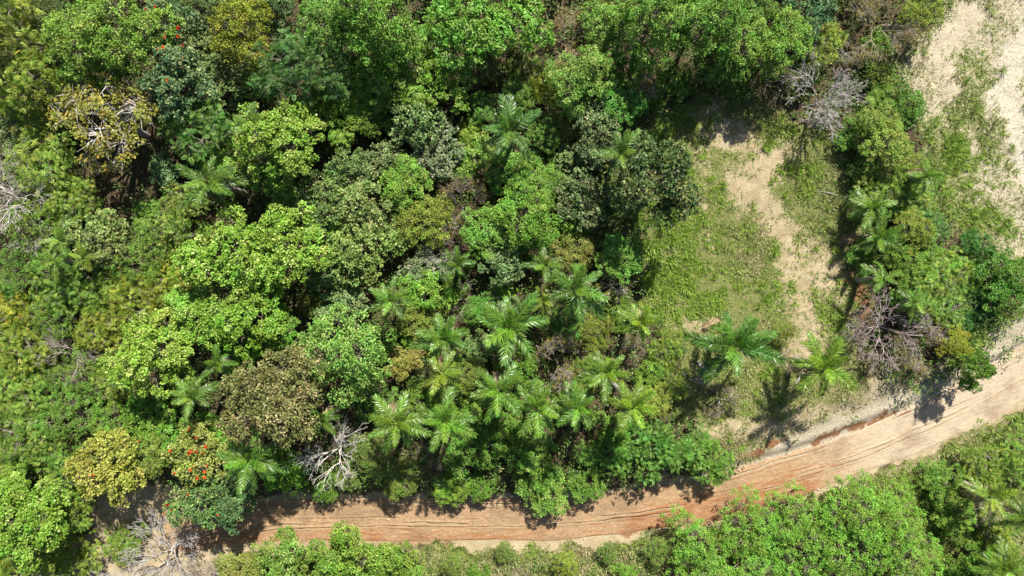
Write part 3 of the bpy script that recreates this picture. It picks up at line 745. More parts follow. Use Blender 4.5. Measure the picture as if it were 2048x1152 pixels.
# ------------------------------------------------------------------ the trees, one row each: map x, map y, crown radius, kind, tint, label, flowers, height factor
W1 = (1, 1, 1)
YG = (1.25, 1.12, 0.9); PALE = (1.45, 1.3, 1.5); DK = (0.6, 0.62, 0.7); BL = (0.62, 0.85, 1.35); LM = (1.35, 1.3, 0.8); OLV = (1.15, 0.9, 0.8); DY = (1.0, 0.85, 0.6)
TREES = [
    # top left block
    (18, 55, 75, 'feather', (1.35, 1.25, 1.2), 'pale yellow-green feathery tree filling the top left corner', 0, 1.7),
    (62, 165, 66, 'feather', (1.05, 1.05, 0.9), 'soft yellow-green tree just below the tree in the top left corner', 0, 1.5),
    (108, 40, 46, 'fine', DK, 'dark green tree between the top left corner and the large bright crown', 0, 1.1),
    (160, 95, 72, 'broad', (1.15, 1.15, 1.0), 'bright green crown, left half of the large double crown at top left', 0, 1.1),
    (246, 72, 82, 'broad', (1.2, 1.2, 1.05), 'bright green crown, right half of the large double crown at top left', 0, 1.15),
    (215, 150, 52, 'broad', (1.0, 1.1, 1.0), 'green lower bulge beneath the large double crown at top left', 0, 1.0),
    (338, 62, 55, 'tulip', (1.5, 1.3, 1.1), 'grey-green flowering tree with orange-red blossoms right of the large double crown', 9, 1.1),
    (352, 168, 66, 'tulip', (1.4, 1.3, 1.15), 'dark blue-green tree with a few red blossoms above the ochre tree', 6, 1.2),
    (405, 100, 42, 'clump', (0.95, 0.95, 0.8), 'pale grey-green tree beside the red flowering trees at top left', 0, 1.1),
    (428, 165, 48, 'clump', (0.8, 0.85, 0.7), 'mid green clumpy tree right of the dark blue-green tree', 0, 1.0),
    (490, 78, 66, 'fine', (1.45, 1.15, 0.55), 'tall mustard-green tree left of the bluish feathery tree', 0, 1.2),
    (560, 62, 38, 'clump', (0.95, 1.0, 0.9), 'small light green clumpy tree near the top edge by the mustard-green tree', 0, 1.0),
    (545, 10, 42, 'tulip', (1.5, 1.4, 1.1), 'dark tree with red blossoms cut by the top edge', 4, 1.2),
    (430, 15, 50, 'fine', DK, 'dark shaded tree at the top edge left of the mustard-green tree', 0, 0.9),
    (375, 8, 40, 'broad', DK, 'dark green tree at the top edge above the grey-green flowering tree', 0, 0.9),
    (520, 152, 36, 'broad', (1.25, 1.2, 1.2), 'small bright green tree left of the bluish feathery tree', 0, 1.0),
    (605, 146, 74, 'feather', (0.52, 0.76, 1.15), 'large bluish-green feathery tree with soft fine texture', 0, 1.6),
    (655, 60, 66, 'broad', (0.95, 1.1, 1.1), 'green tree at the top right of the bluish feathery tree', 0, 1.15),
    (480, 172, 36, 'clump', W1, 'light clumpy tree between mustard-green tree and the palm below it', 0, 0.9),
    (215, 238, 96, 'ochre', W1, 'wide flat ochre-yellow tree with pale branches showing, upper left', 0, 1.0),
    (125, 215, 45, 'fine', (0.9, 0.95, 0.8), 'green tree left of the wide ochre tree', 0, 0.9),
    (22, 262, 36, 'clump', W1, 'grey-green clumpy tree on the left edge below the soft yellow-green trees', 0, 1.0),
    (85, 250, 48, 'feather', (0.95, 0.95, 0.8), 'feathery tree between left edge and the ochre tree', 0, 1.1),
    (95, 330, 62, 'feather', (0.95, 1.05, 0.9), 'feathery tree lower left of the ochre tree', 0, 1.0),
    (35, 345, 48, 'sparse', (1.1, 1.1, 0.8), 'thin twiggy tree at the left edge above the grey bare tree', 0, 1.0),
    (402, 262, 66, 'feather', (0.58, 0.85, 0.95), 'dark feathery tree left of the upper left palm', 0, 1.3),
    (330, 345, 34, 'clump', (0.9, 1.1, 1.1), 'small pale green tree at right edge of the dark gap', 0, 0.8),
    (368, 408, 38, 'feather', (0.85, 0.9, 0.9), 'feathery tree left of the palm at upper left', 0, 1.1),
    (446, 318, 46, 'almond', W1, 'small bright green tree between the two upper left palms', 0, 0.9),
    (562, 285, 80, 'almond', (1.05, 1.0, 1.0), 'bright yellow-green broad crown right of the upper left palms', 0, 1.15),
    (548, 355, 55, 'almond', (0.75, 0.85, 0.8), 'green crown just beneath the bright yellow-green crown at upper left', 0, 0.9),
    (625, 222, 46, 'almond', (0.9, 0.95, 0.8), 'green crown under the bluish feathery tree', 0, 1.0),
    # top middle
    (755, 45, 84, 'broad', (1.0, 1.15, 0.95), 'broad green crown at the top edge left of middle', 0, 1.25),
    (690, 105, 45, 'broad', (0.85, 0.95, 0.9), 'green crown wedged between bluish feathery tree and the broad top edge crown', 0, 0.9),
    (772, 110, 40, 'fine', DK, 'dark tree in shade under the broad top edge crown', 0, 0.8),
    (925, 62, 74, 'almond', (0.72, 0.92, 0.9), 'bright green crown at the top, left of the dry brown shrubs', 0, 1.1),
    (1030, 40, 72, 'almond', (0.8, 0.95, 0.9), 'bright green crown touching the top edge beside the dry brown shrub', 0, 1.1),
    (870, 100, 52, 'almond', (0.65, 0.88, 0.8), 'green crown at upper middle below two bright top crowns', 0, 0.9),
    (780, 150, 66, 'almond', (0.72, 0.78, 0.7), 'yellowish green crown at upper middle, left of a dark gap', 0, 0.95),
    (865, 170, 62, 'almond', (0.78, 0.85, 0.7), 'yellowish green crown at upper middle, right of a similar crown', 0, 0.95),
    (720, 190, 52, 'almond', (0.85, 0.85, 0.7), 'yellow-green crown right of the bluish feathery tree', 0, 0.9),
    (968, 130, 46, 'fine', (0.8, 0.8, 0.7), 'dull green tree between two bright crowns and a dark gap, upper middle', 0, 0.8),
    (960, 215, 34, 'broad', (0.95, 1.1, 1.1), 'small green tree just left of the grey-green palm', 0, 0.9),
    (942, 268, 26, 'almond', (1.35, 1.2, 0.9), 'tiny lime tree beside the grey-green palm', 0, 0.8),
    (1045, 140, 36, 'fine', (0.85, 0.85, 0.6), 'dull olive tree left of bright crown at upper centre', 0, 0.9),
    (1098, 175, 38, 'feather', (0.9, 0.85, 0.45), 'yellowish dark conifer-like tree at upper centre', 0, 1.4),
    (1155, 155, 62, 'broad', (1.2, 1.2, 1.25), 'bright green crown at upper centre below the dry brown shrub', 0, 1.1),
    (1130, 82, 58, 'twiggy', (0.85, 0.72, 0.55), 'dry brown leafless shrub at top centre', 0, 0.9),
    (1225, 62, 56, 'broad', (1.1, 1.15, 1.1), 'bright green crown right of the dry brown top shrub', 0, 1.0),
    (1200, 10, 42, 'fine', (1.05, 1.0, 0.7), 'yellowish green tree at the top edge above the dry brown shrub', 0, 1.0),
    (1305, 45, 78, 'broad', (1.1, 1.2, 1.1), 'large bright green crown at top edge, above the clearing', 0, 1.25),
    (1400, 50, 78, 'broad', (0.95, 1.1, 1.0), 'large green crown at top edge above the middle of the clearing', 0, 1.25),
    (1475, 80, 62, 'broad', (1.15, 1.2, 1.1), 'bright green crown left of the rightmost bright crown above the clearing', 0, 1.1),
    (1500, 15, 48, 'broad', (0.85, 0.95, 0.9), 'green crown cut by the top edge above the clearing', 0, 1.1),
    (1560, 88, 60, 'broad', (1.25, 1.3, 1.1), 'rightmost bright green crown above the clearing', 0, 1.1),
    (1420, 130, 44, 'broad', (0.8, 0.9, 0.9), 'green lower crown shading the top of the clearing', 0, 0.9),
    (1620, 28, 48, 'tulip', (1.1, 1.2, 1.0), 'dark green tree at the top edge left of the sparse twiggy tree', 0, 1.0),
    (1640, 92, 42, 'feather', (1.1, 1.1, 1.0), 'pale feathery tree above the white bare tree', 0, 1.2),
    (1700, 100, 40, 'twiggy', (1.0, 0.95, 0.85), 'grey twiggy bush just above the white bare tree', 0, 0.9),
    (1770, 40, 74, 'twiggy', (0.72, 0.65, 0.55), 'sparse brown twiggy tree at the top edge by the sandy ground', 0, 1.0),
    (1838, 25, 42, 'fine', (1.2, 1.1, 0.6), 'yellow-green tree at the top edge beside the sandy ground', 0, 0.9),
    (1760, 92, 36, 'shrub', (0.9, 1.0, 0.8), 'low green shrub under the sparse brown twiggy tree', 0, 0.9),
    (1660, 188, 84, 'bare', (0.95, 0.95, 0.97), 'white bare tree with spreading branches at the top of the clearing', 0, 1.2),
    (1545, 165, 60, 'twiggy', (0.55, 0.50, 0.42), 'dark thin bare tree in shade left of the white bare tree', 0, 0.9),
    # centre left: the wooded plot
    (830, 240, 62, 'clump', (0.85, 0.95, 0.8), 'grey-green clumpy tree at upper middle left of the small lime tree', 0, 1.0),
    (745, 240, 40, 'broad', (0.95, 0.95, 0.7), 'green tree left of the grey-green clumpy tree at upper middle', 0, 0.9),
    (690, 250, 44, 'almond', (0.85, 0.9, 0.75), 'yellow-green tree right of the bright crown at upper left', 0, 0.9),
    (872, 300, 54, 'clump', (0.95, 0.9, 1.15), 'silvery grey-green bush above the vivid green crown', 0, 0.8),
    (772, 325, 46, 'clump', (0.95, 0.95, 0.9), 'pale clumpy tree left of the silvery bush', 0, 0.9),
    (700, 330, 48, 'clump', (0.7, 0.8, 0.6), 'dull green clumpy tree right of the crown beneath the upper left bright crown', 0, 0.9),
    (812, 366, 52, 'broad', (1.3, 1.35, 1.1), 'vivid light green crown in the middle of the left plot', 0, 0.9),
    (950, 320, 46, 'shrub', (1.2, 1.2, 1.1), 'bright green bush left below the grey-green palm', 0, 1.0),
    (1010, 345, 46, 'shrub', (1.0, 1.15, 1.0), 'green bush right below the grey-green palm', 0, 1.0),
    (1070, 345, 44, 'shrub', (1.1, 1.2, 1.0), 'bright green bush between the grey-green palm and the dark tree', 0, 1.0),
    (640, 405, 62, 'clump', (0.75, 0.85, 0.6), 'dark clumpy tree with pale leaf tips above the two bright crowns', 0, 0.9),
    (735, 415, 60, 'clump', (1.0, 1.0, 0.75), 'pale-tipped clumpy tree left of the vivid light green crown', 0, 0.95),
    (720, 500, 66, 'clump', (0.92, 0.98, 0.6), 'speckled green tree right of the two bright crowns at mid left', 0, 0.9),
    (770, 470, 44, 'clump', (1.1, 1.1, 0.75), 'small pale-tipped tree left of the yellowish tree at centre', 0, 0.85),
    (660, 560, 48, 'clump', (0.65, 0.8, 0.6), 'dull green clumpy tree below the speckled green tree', 0, 0.85),
    (690, 610, 46, 'clump', (0.9, 0.95, 0.9), 'grey-green clumpy tree above the pale round crown', 0, 0.85),
    (850, 445, 52, 'fine', (1.3, 1.2, 0.7), 'yellowish fine-leaved tree left of the purplish bare tree', 0, 1.0),
    (920, 410, 56, 'twiggy', (0.70, 0.62, 0.60), 'purplish grey bare tree at the centre of the left plot', 0, 1.4),
    (978, 462, 52, 'almond', (0.8, 1.0, 1.0), 'bright green crown right of the purplish bare tree', 0, 0.95),
    (1050, 425, 62, 'broad', (0.95, 1.1, 0.75), 'green broad crown right of the purplish bare tree, near plot middle', 0, 1.0),
    (1060, 480, 44, 'broad', (0.8, 1.0, 0.7), 'green crown just below the green broad crown at plot middle', 0, 0.8),
    (885, 505, 46, 'bare', (0.95, 0.93, 0.93), 'small whitish bare bush below the purplish bare tree', 0, 1.3),
    (845, 545, 42, 'clump', (1.0, 0.95, 1.25), 'silvery leaved bush left of the small whitish bare bush', 0, 0.8),
    (850, 590, 50, 'shrub', (1.15, 1.3, 0.9), 'bright green bush right of the slim palm at centre left', 0, 1.1),
    (850, 640, 46, 'fine', (1.15, 1.05, 0.7), 'yellowish bush above the twin palms', 0, 0.8),
    (1000, 530, 52, 'clump', (0.7, 0.8, 0.75), 'dark grey-green tree around the small lime bush', 0, 0.95),
    (1008, 580, 24, 'almond', (1.25, 1.25, 0.7), 'small lime-yellow bush at centre', 0, 0.9),
    (962, 620, 34, 'broad', (0.75, 1.0, 0.8), 'small green bush right of the forked bare branch', 0, 0.8),
    (922, 600, 46, 'leggy', (0.75, 0.68, 0.60), 'forked brown bare branches at centre below the small whitish bare bush', 0, 0.7),
    # bright crowns at mid left
    (450, 508, 80, 'almond', (1.05, 1.05, 1.0), 'bright yellow-green crown at mid left, left of a twin crown', 0, 1.1),
    (582, 492, 80, 'almond', (1.08, 1.05, 1.0), 'bright yellow-green crown at mid left, right of a twin crown', 0, 1.1),
    (515, 560, 58, 'almond', (0.85, 0.92, 0.8), 'green crown below and between the twin bright crowns at mid left', 0, 0.9),
    (655, 478, 40, 'almond', (1.05, 1.05, 0.9), 'small bright crown at the right of the twin bright crowns', 0, 0.9),
    (392, 630, 62, 'almond', (1.05, 1.1, 1.1), 'bright crown just above the brightest yellow crown on the left', 0, 1.0),
    (500, 632, 74, 'almond', (0.92, 0.98, 0.8), 'bright green crown above the bronze tree', 0, 1.0),
    (560, 660, 48, 'almond', (0.72, 0.9, 0.8), 'green crown upper right of the bronze tree', 0, 0.9),
    (478, 700, 46, 'almond', (0.8, 1.0, 0.9), 'green crown touching the upper left of the bronze tree', 0, 0.9),
    (310, 708, 78, 'almond', (1.22, 1.12, 1.15), 'brightest yellow-green crown left of the bronze tree', 0, 1.1),
    (690, 702, 86, 'fine', (1.15, 1.45, 1.15), 'pale light green round crown with fine leaves right of the bronze tree', 0, 1.1),
    (556, 792, 95, 'olive', W1, 'large dense bronze-olive tree at lower left', 0, 1.1),
    (806, 722, 36, 'yellow', (0.9, 0.85, 1.0), 'small yellow bush left of the twin palms', 0, 0.9),
    (630, 600, 34, 'fine', DY, 'small dull tree between bright green crowns and the pale round crown', 0, 0.8),
    # left thicket
    (198, 478, 60, 'clump', (1.05, 1.05, 0.8), 'pale clumpy tree standing in the left thicket below the dark gap', 0, 0.95),
    (345, 458, 48, 'feather', (0.85, 0.95, 0.9), 'feathery tree in the left thicket under the dark gap', 0, 1.1),
    (292, 428, 28, 'almond', (0.85, 0.95, 1.0), 'small light tree at the right rim of the dark gap', 0, 0.8),
    (285, 520, 56, 'mimosa', (0.85, 0.92, 0.75), 'feathery crown left of the twin bright crowns', 0, 1.0),
    (345, 555, 50, 'feather', (1.05, 0.95, 0.6), 'yellowish feathery crown just left of the twin bright crowns', 0, 0.9),
    (275, 600, 56, 'feather', (1.0, 0.95, 0.6), 'yellowish feathery crown above the brightest yellow crown', 0, 0.9),
    (60, 455, 56, 'mimosa', (0.95, 1.0, 0.8), 'feathery crown below the grey bare tree at the left edge', 0, 1.0),
    (140, 405, 52, 'feather', (0.9, 1.0, 0.8), 'feathery crown between the grey bare tree and the dark gap', 0, 1.0),
    (120, 560, 56, 'feather', (0.75, 0.95, 0.8), 'green feathery crown beneath the small palms in the left thicket', 0, 1.0),
    (45, 540, 52, 'mimosa', (0.75, 0.9, 0.8), 'green feathery crown at the left edge beside the small thicket palms', 0, 1.0),
    (195, 580, 50, 'feather', (0.8, 0.9, 0.65), 'feathery crown in the thicket, left of a yellowish one above the brightest crown', 0, 0.9),
    (30, 625, 52, 'feather', (1.15, 1.0, 0.6), 'yellowish feathery crown at the left edge at mid height', 0, 0.9),
    (110, 640, 50, 'mimosa', (0.85, 0.9, 0.75), 'feathery crown above the fallen-looking bare branches in the left thicket', 0, 0.9),
    (205, 655, 48, 'feather', (0.95, 0.9, 0.6), 'feathery crown directly left above the brightest yellow crown', 0, 0.9),
    (50, 705, 54, 'feather', (0.95, 0.95, 0.7), 'feathery crown at the left edge beside bare thicket branches', 0, 0.9),
    (150, 745, 48, 'mimosa', (0.8, 0.85, 0.7), 'feathery crown below the bare thicket branches', 0, 0.9),
    (232, 762, 46, 'feather', (0.85, 0.95, 0.75), 'feathery crown at the lower left of the brightest yellow crown', 0, 0.9),
    (45, 790, 56, 'feather', (0.85, 1.0, 0.85), 'feathery crown at the left edge, upper of the lower left group', 0, 0.9),
    (140, 830, 58, 'mimosa', (0.78, 0.95, 0.8), 'feathery crown above the yellow tree at lower left', 0, 0.9),
    (60, 880, 60, 'feather', (0.82, 0.98, 0.85), 'feathery crown left of the yellow tree', 0, 0.95),
    (130, 930, 50, 'feather', (0.75, 0.92, 0.8), 'dark feathery crown touching the left side of the yellow tree', 0, 0.9),
    (235, 840, 52, 'mimosa', (0.95, 1.05, 0.75), 'feathery crown directly above the yellow tree', 0, 0.9),
    (300, 830, 50, 'almond', (0.75, 0.92, 0.75), 'green crown left of the palm beside the bronze tree', 0, 0.85),
    (345, 880, 44, 'almond', (0.68, 0.88, 0.75), 'green crown above the orange-flowered tree', 0, 0.85),
    (425, 860, 36, 'almond', (0.85, 1.05, 0.9), 'small green crown lower left of the bronze tree', 0, 0.85),
    (330, 790, 40, 'fine', (1.0, 1.0, 0.7), 'small fine-leaved tree under the brightest yellow crown', 0, 0.8),
    (18, 405, 92, 'bare', (1.1, 1.08, 1.06), 'grey bare tree with long branches at the left edge', 0, 1.35),
    (135, 715, 60, 'leggy', (0.85, 0.80, 0.74), 'grey bare branches poking out of the left thicket', 0, 1.35),
    (215, 570, 40, 'leggy', (0.75, 0.68, 0.62), 'thin bare branches in the thicket right of the small palms', 0, 0.8),
    (332, 548, 30, 'leggy', (0.95, 0.93, 0.9), 'small white bare branch left of the twin bright crowns', 0, 0.8),
    (265, 625, 38, 'leggy', (0.85, 0.8, 0.75), 'bare grey branches above the brightest yellow crown', 0, 0.8),
    # lower left
    (215, 932, 74, 'yellow', (1, 1, 1), 'rounded yellow tree at lower left above the bare soil', 1, 1.0),
    (300, 905, 48, 'broad', (1.15, 1.0, 0.9), 'green tree between the yellow tree and the orange-flowered tree', 1, 0.9),
    (330, 890, 34, 'bare', (0.75, 0.70, 0.66), 'small grey bare tree between yellow tree and orange-flowered tree', 0, 0.9),
    (402, 915, 58, 'yellow', (0.85, 0.95, 1.1), 'yellow-green tree dotted with many orange-red flowers by the road end', 17, 1.1),
    (400, 1005, 52, 'tulip', (1.4, 1.35, 0.8), 'dark green tree with few red flowers overhanging the left end of the road', 4, 1.0),
    (468, 1005, 46, 'tulip', (1.05, 1.1, 0.8), 'dark green tree leaning over the road right of the flowered trees', 1, 1.0),
    (402, 1010, 36, 'leggy', (0.98, 0.98, 0.98), 'small white bare tree amid the dark tree at the road end', 0, 1.4),
    (50, 1035, 82, 'almond', (0.92, 0.95, 0.85), 'bright green crown at lower left edge beside the bare soil', 0, 1.0),
    (20, 960, 48, 'almond', (0.95, 0.98, 0.85), 'small bright green crown at the left edge above the large lower left crown', 0, 0.9),
    (140, 1020, 46, 'feather', (0.95, 1.05, 0.8), 'feathery crown between the lower left bright crown and the bare soil', 0, 0.9),
    (60, 1135, 66, 'feather', (0.9, 1.0, 0.75), 'feathery crown in the bottom left corner', 0, 0.9),
    (150, 1110, 44, 'feather', (0.9, 0.95, 0.7), 'feathery shrub at the left rim of the bare soil near the bottom edge', 0, 0.8),
    (250, 1085, 36, 'feather', (0.8, 0.9, 0.75), 'small feathery shrub growing on the bare soil', 0, 0.6),
    (322, 1110, 104, 'bare', (0.85, 0.85, 0.88), 'large white bare tree over the bare soil at the bottom left', 0, 1.1),
    (420, 1150, 52, 'bare', (0.6, 0.57, 0.55), 'dark grey bare bush at the bottom edge right of the large white bare tree', 0, 0.8),
    (668, 912, 70, 'leggy', (1.35, 1.35, 1.33), 'gnarled white bare tree below the bronze tree', 0, 1.3),
    (700, 880, 28, 'bare', (1.0, 0.98, 0.96), 'little white twiggy bush at the top of the gnarled white tree', 0, 1.2),
    (572, 940, 44, 'shrub', (1.25, 1.5, 0.9), 'bright green bush left of the gnarled white tree', 0, 1.0),
    (700, 950, 30, 'fine', (1.1, 1.2, 1.0), 'small yellow-green bush right of the gnarled white tree', 0, 0.7),
    (750, 910, 48, 'fine', (0.85, 0.9, 0.7), 'dull bush under the two twin palms near the road', 0, 0.7),
    (800, 945, 42, 'fine', (0.95, 0.95, 0.6), 'yellow-green roadside bush below the lower palms', 0, 0.6),
    (855, 935, 44, 'twiggy', (0.6, 0.56, 0.5), 'dark twiggy bush below the lower palms', 0, 0.6),
    (930, 900, 50, 'shrub', (0.8, 0.95, 0.8), 'green bush right of the dark twiggy bush below the palms', 0, 1.0),
    (985, 885, 42, 'shrub', (0.9, 1.05, 0.8), 'green bush below the palm with yellow heart', 0, 1.0),
    (1060, 895, 52, 'shrub', (1.0, 1.15, 0.9), 'light green bush below the lowest right palm of the left plot', 0, 1.0),
    (1075, 950, 46, 'shrub', (0.9, 1.05, 0.8), 'green bush above the light bush overhanging the road', 0, 0.9),
    (1100, 985, 42, 'shrub', (1.25, 1.3, 1.2), 'light green bush overhanging the middle of the road edge', 0, 0.9),
    (905, 975, 36, 'shrub', (1.0, 1.05, 0.6), 'small yellow-green bush on the road edge left of the middle', 0, 0.8),
    (965, 972, 32, 'shrub', (0.8, 0.95, 0.6), 'small green bush on the road edge right of a yellow-green one', 0, 0.8),
    (655, 975, 28, 'shrub', (0.8, 0.9, 0.6), 'small green bush on the road edge below the gnarled white tree', 0, 0.8),
    # centre, between the plots
    (1195, 250, 46, 'clump', (0.95, 0.95, 1.0), 'silvery green tree left of the round green tree by the clearing', 0, 1.2),
    (1242, 216, 44, 'almond', (0.62, 0.92, 1.0), 'round bright green tree at the top left of the clearing', 0, 1.1),
    (1290, 172, 36, 'sparse', (1.0, 1.1, 0.8), 'thin open green tree above the round green tree by the clearing', 0, 1.1),
    (1185, 300, 40, 'clump', (0.85, 0.85, 0.95), 'grey-green tree left of the palm by the dark tree', 0, 1.1),
    (1130, 240, 40, 'fine', (1.0, 0.85, 0.6), 'brownish green tree right of the grey-green palm', 0, 0.8),
    (1140, 312, 34, 'clump', (1.0, 1.05, 0.9), 'small pale tree lower left of the palm by the dark tree', 0, 0.8),
    (1316, 362, 82, 'tulip', (1.1, 0.92, 0.6), 'large dark olive tree on the left side of the clearing', 0, 1.2),
    (1250, 385, 48, 'fine', (0.75, 0.75, 0.65), 'dark bush left below the large dark olive tree', 0, 0.8),
    (1165, 400, 54, 'clump', (0.62, 0.66, 0.6), 'dull grey-green tree between left plot crowns and the dark olive tree', 0, 0.9),
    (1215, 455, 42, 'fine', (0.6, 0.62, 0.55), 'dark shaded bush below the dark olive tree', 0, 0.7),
    (1130, 465, 36, 'shrub', (1.0, 1.15, 0.8), 'bright bush between the plot middle crowns and the brown bush', 0, 1.0),
    (1150, 505, 42, 'fine', (1.25, 0.95, 0.8), 'brownish bush above the palm in the centre', 0, 0.8),
    (1238, 512, 46, 'almond', (0.72, 0.9, 0.9), 'large-leaved green tree at the left edge of the clearing grass', 0, 0.95),
    (1178, 480, 22, 'almond', (0.95, 1.05, 0.8), 'tiny bright bush left of the large-leaved tree at the clearing', 0, 0.8),
    (1225, 570, 36, 'sparse', (1.5, 1.2, 0.6), 'yellow twiggy bush right of the centre palm', 0, 0.8),
    (1190, 668, 40, 'fine', (1.0, 0.9, 0.45), 'olive green bush right of the twiggy bush at centre', 0, 0.8),
    (1245, 625, 36, 'shrub', (1.0, 1.05, 0.8), 'green bush at the left of the yellowish palm', 0, 0.8),
    (1112, 725, 56, 'twiggy', (0.88, 0.82, 0.78), 'grey twiggy bare tree between the palm groups', 0, 1.6),
    (1332, 700, 34, 'feather', (0.85, 0.95, 0.7), 'feathery bush left of the big glossy palm', 0, 0.9),
    (1340, 765, 36, 'feather', (0.7, 0.8, 0.6), 'feathery bush below another feathery bush left of the big glossy palm', 0, 0.8),
    (1275, 700, 38, 'twiggy', (0.8, 0.75, 0.7), 'grey twiggy bush below the yellowish palm', 0, 0.8),
    (1310, 800, 38, 'fine', (1.45, 1.25, 0.8), 'yellow-green bush at the right of the lower palm cluster', 0, 0.8),
    (1385, 760, 34, 'leggy', (0.9, 0.88, 0.86), 'dead white tangled branches left of the big glossy palm', 0, 0.6),
    (1440, 800, 36, 'twiggy', (0.72, 0.66, 0.6), 'low dry brush beneath the big glossy palm', 0, 0.6),
    (1575, 720, 34, 'twiggy', (0.8, 0.72, 0.6), 'dry twigs with yellow leaves between the two clearing palms', 0, 0.7),
    (1560, 665, 24, 'fine', (1.0, 0.9, 0.5), 'small olive bush upper right of the big glossy palm', 0, 0.8),
    # bushes between the palms
    (845, 800, 40, 'shrub', (0.9, 1.0, 0.7), 'green bush squeezed between the yellowish palm and the lower twin palms', 0, 1.5),
    (930, 745, 42, 'fine', (1.0, 1.0, 0.7), 'fine-leaved bush between the palm left of the large palm and the cluster middle', 0, 1.0),
    (1035, 745, 44, 'shrub', (0.75, 0.9, 0.6), 'dark green bush under the large glossy palm at lower centre', 0, 1.4),
    (935, 830, 40, 'shrub', (1.05, 1.1, 0.8), 'bright bush right of the lower twin palms', 0, 1.4),
    (745, 790, 44, 'broad', (0.8, 0.9, 0.8), 'green tree between the bronze tree and the lower twin palms', 0, 0.8),
    (760, 690, 34, 'broad', (0.8, 0.95, 0.7), 'small green tree at the right of the pale round crown', 0, 0.8),
    (835, 665, 34, 'shrub', (0.95, 1.05, 0.7), 'small green bush left of the palm beside the large palm', 0, 1.2),
    (960, 690, 36, 'clump', (0.8, 0.9, 0.7), 'grey-green bush between the two upper lower-centre palms', 0, 0.8),
    (1015, 850, 36, 'shrub', (0.85, 1.0, 0.7), 'green bush left of the palm with a yellow-green heart', 0, 1.2),
    (1120, 800, 34, 'shrub', (0.85, 0.95, 0.7), 'green bush between the palm clusters below the grey twiggy bare tree', 0, 1.2),
    (1170, 750, 40, 'fine', (1.05, 1.0, 0.7), 'fine-leaved bush at the left of the palm cluster beside the clearing', 0, 0.9),
    (1225, 850, 38, 'shrub', (0.95, 1.05, 0.8), 'green bush at the foot of the cluster above the fern vines', 0, 1.1),
    (1305, 745, 34, 'shrub', (1.0, 1.05, 0.7), 'green bush between the palm cluster and the feathery bushes', 0, 1.0),
    (1130, 650, 40, 'broad', (0.7, 0.85, 0.7), 'dark green tree below the glossy centre palm', 0, 0.7),
    (1000, 610, 36, 'clump', (0.8, 0.9, 0.8), 'grey-green bush above the large glossy palm at lower centre', 0, 0.8),
    (905, 570, 30, 'shrub', (0.85, 1.0, 0.7), 'small green bush below the small dark palm', 0, 1.0),
    (1090, 270, 34, 'broad', (0.9, 1.0, 0.9), 'small green tree touching the right of the tall grey-green palm', 0, 0.8),
    (1110, 385, 38, 'broad', (0.85, 1.0, 0.8), 'green tree between the bushes and the dull grey-green tree at centre top', 0, 0.7),
    # roadside vines
    (1215, 900, 50, 'fern', (1.2, 1.2, 1.0), 'dark green fern-leaved vine mound at the road bend, leftmost', 0, 1.0),
    (1325, 900, 56, 'fern', (1.3, 1.25, 1.2), 'fern-leaved vine mound in the middle of the roadside mounds', 0, 1.0),
    (1420, 922, 46, 'fern', (1.4, 1.25, 1.0), 'fern-leaved vine mound at the right end by the bare bank', 0, 1.0),
    (1265, 868, 46, 'fern', (1.1, 1.1, 1.0), 'fern-leaved vine mound just below the lower palm cluster', 0, 1.0),
    (1175, 960, 40, 'shrub', (0.95, 1.05, 0.8), 'green bush right of the light bush overhanging the road', 0, 0.8),
    (1385, 885, 34, 'fern', (1.1, 1.1, 1.0), 'small fern-leaved vine mound behind the middle mounds', 0, 0.8),
    # right side of the clearing
    (1753, 245, 42, 'fine', (1.25, 1.25, 0.9), 'pale green bush right below the white bare tree', 0, 0.9),
    (1770, 285, 48, 'fine', (1.55, 1.5, 1.1), 'pale yellow-green tree at the right edge of the clearing', 0, 1.0),
    (1808, 335, 36, 'fine', (1.15, 1.15, 0.6), 'yellow-green shrub below the pale yellow-green tree', 0, 0.8),
    (1765, 195, 30, 'shrub', (0.95, 1.05, 0.7), 'green shrub right of the white bare tree', 0, 0.9),
    (1808, 212, 42, 'shrub', (0.65, 0.85, 0.6), 'dark green clump on the edge of the sandy ground', 0, 0.9),
    (1760, 150, 30, 'feather', (0.9, 1.0, 0.7), 'small feathery shrub at the upper right of the white bare tree', 0, 0.7),
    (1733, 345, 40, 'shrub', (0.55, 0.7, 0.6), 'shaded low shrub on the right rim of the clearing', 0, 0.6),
    (1798, 395, 38, 'shrub', (0.8, 0.95, 0.7), 'green shrub above the leaning palm group', 0, 0.8),
    (1850, 448, 38, 'feather', (0.55, 0.85, 1.0), 'bluish feathery shrub right of the leaning palm group', 0, 0.8),
    (1818, 460, 42, 'fine', (1.2, 1.1, 0.6), 'yellowish shrub right of the leaning palms', 0, 0.8),
    (1815, 520, 44, 'shrub', (0.95, 1.0, 0.7), 'green shrub below the leaning palms', 0, 0.9),
    (1808, 565, 40, 'shrub', (0.75, 0.9, 0.7), 'green shrub above the purplish bare tree', 0, 0.9),
    (1850, 575, 46, 'feather', (0.85, 1.0, 0.8), 'feathery shrub upper right of the purplish bare tree', 0, 0.9),
    (1900, 545, 44, 'feather', (0.85, 1.05, 0.8), 'feathery shrub left of the dark glossy bush', 0, 0.8),
    (1945, 500, 40, 'fern', (0.55, 0.7, 0.6), 'dark green rounded bush by the sandy ground', 0, 0.9),
    (2000, 562, 62, 'shrub', (0.55, 0.75, 0.5), 'dark glossy bush with light leaf tips at the right edge', 0, 0.9),
    (1945, 612, 46, 'fern', (0.55, 0.7, 0.7), 'dark green bush below the dark glossy right edge bush', 0, 0.7),
    (1880, 610, 46, 'feather', (0.8, 1.0, 0.9), 'feathery shrub right of the purplish bare tree', 0, 0.8),
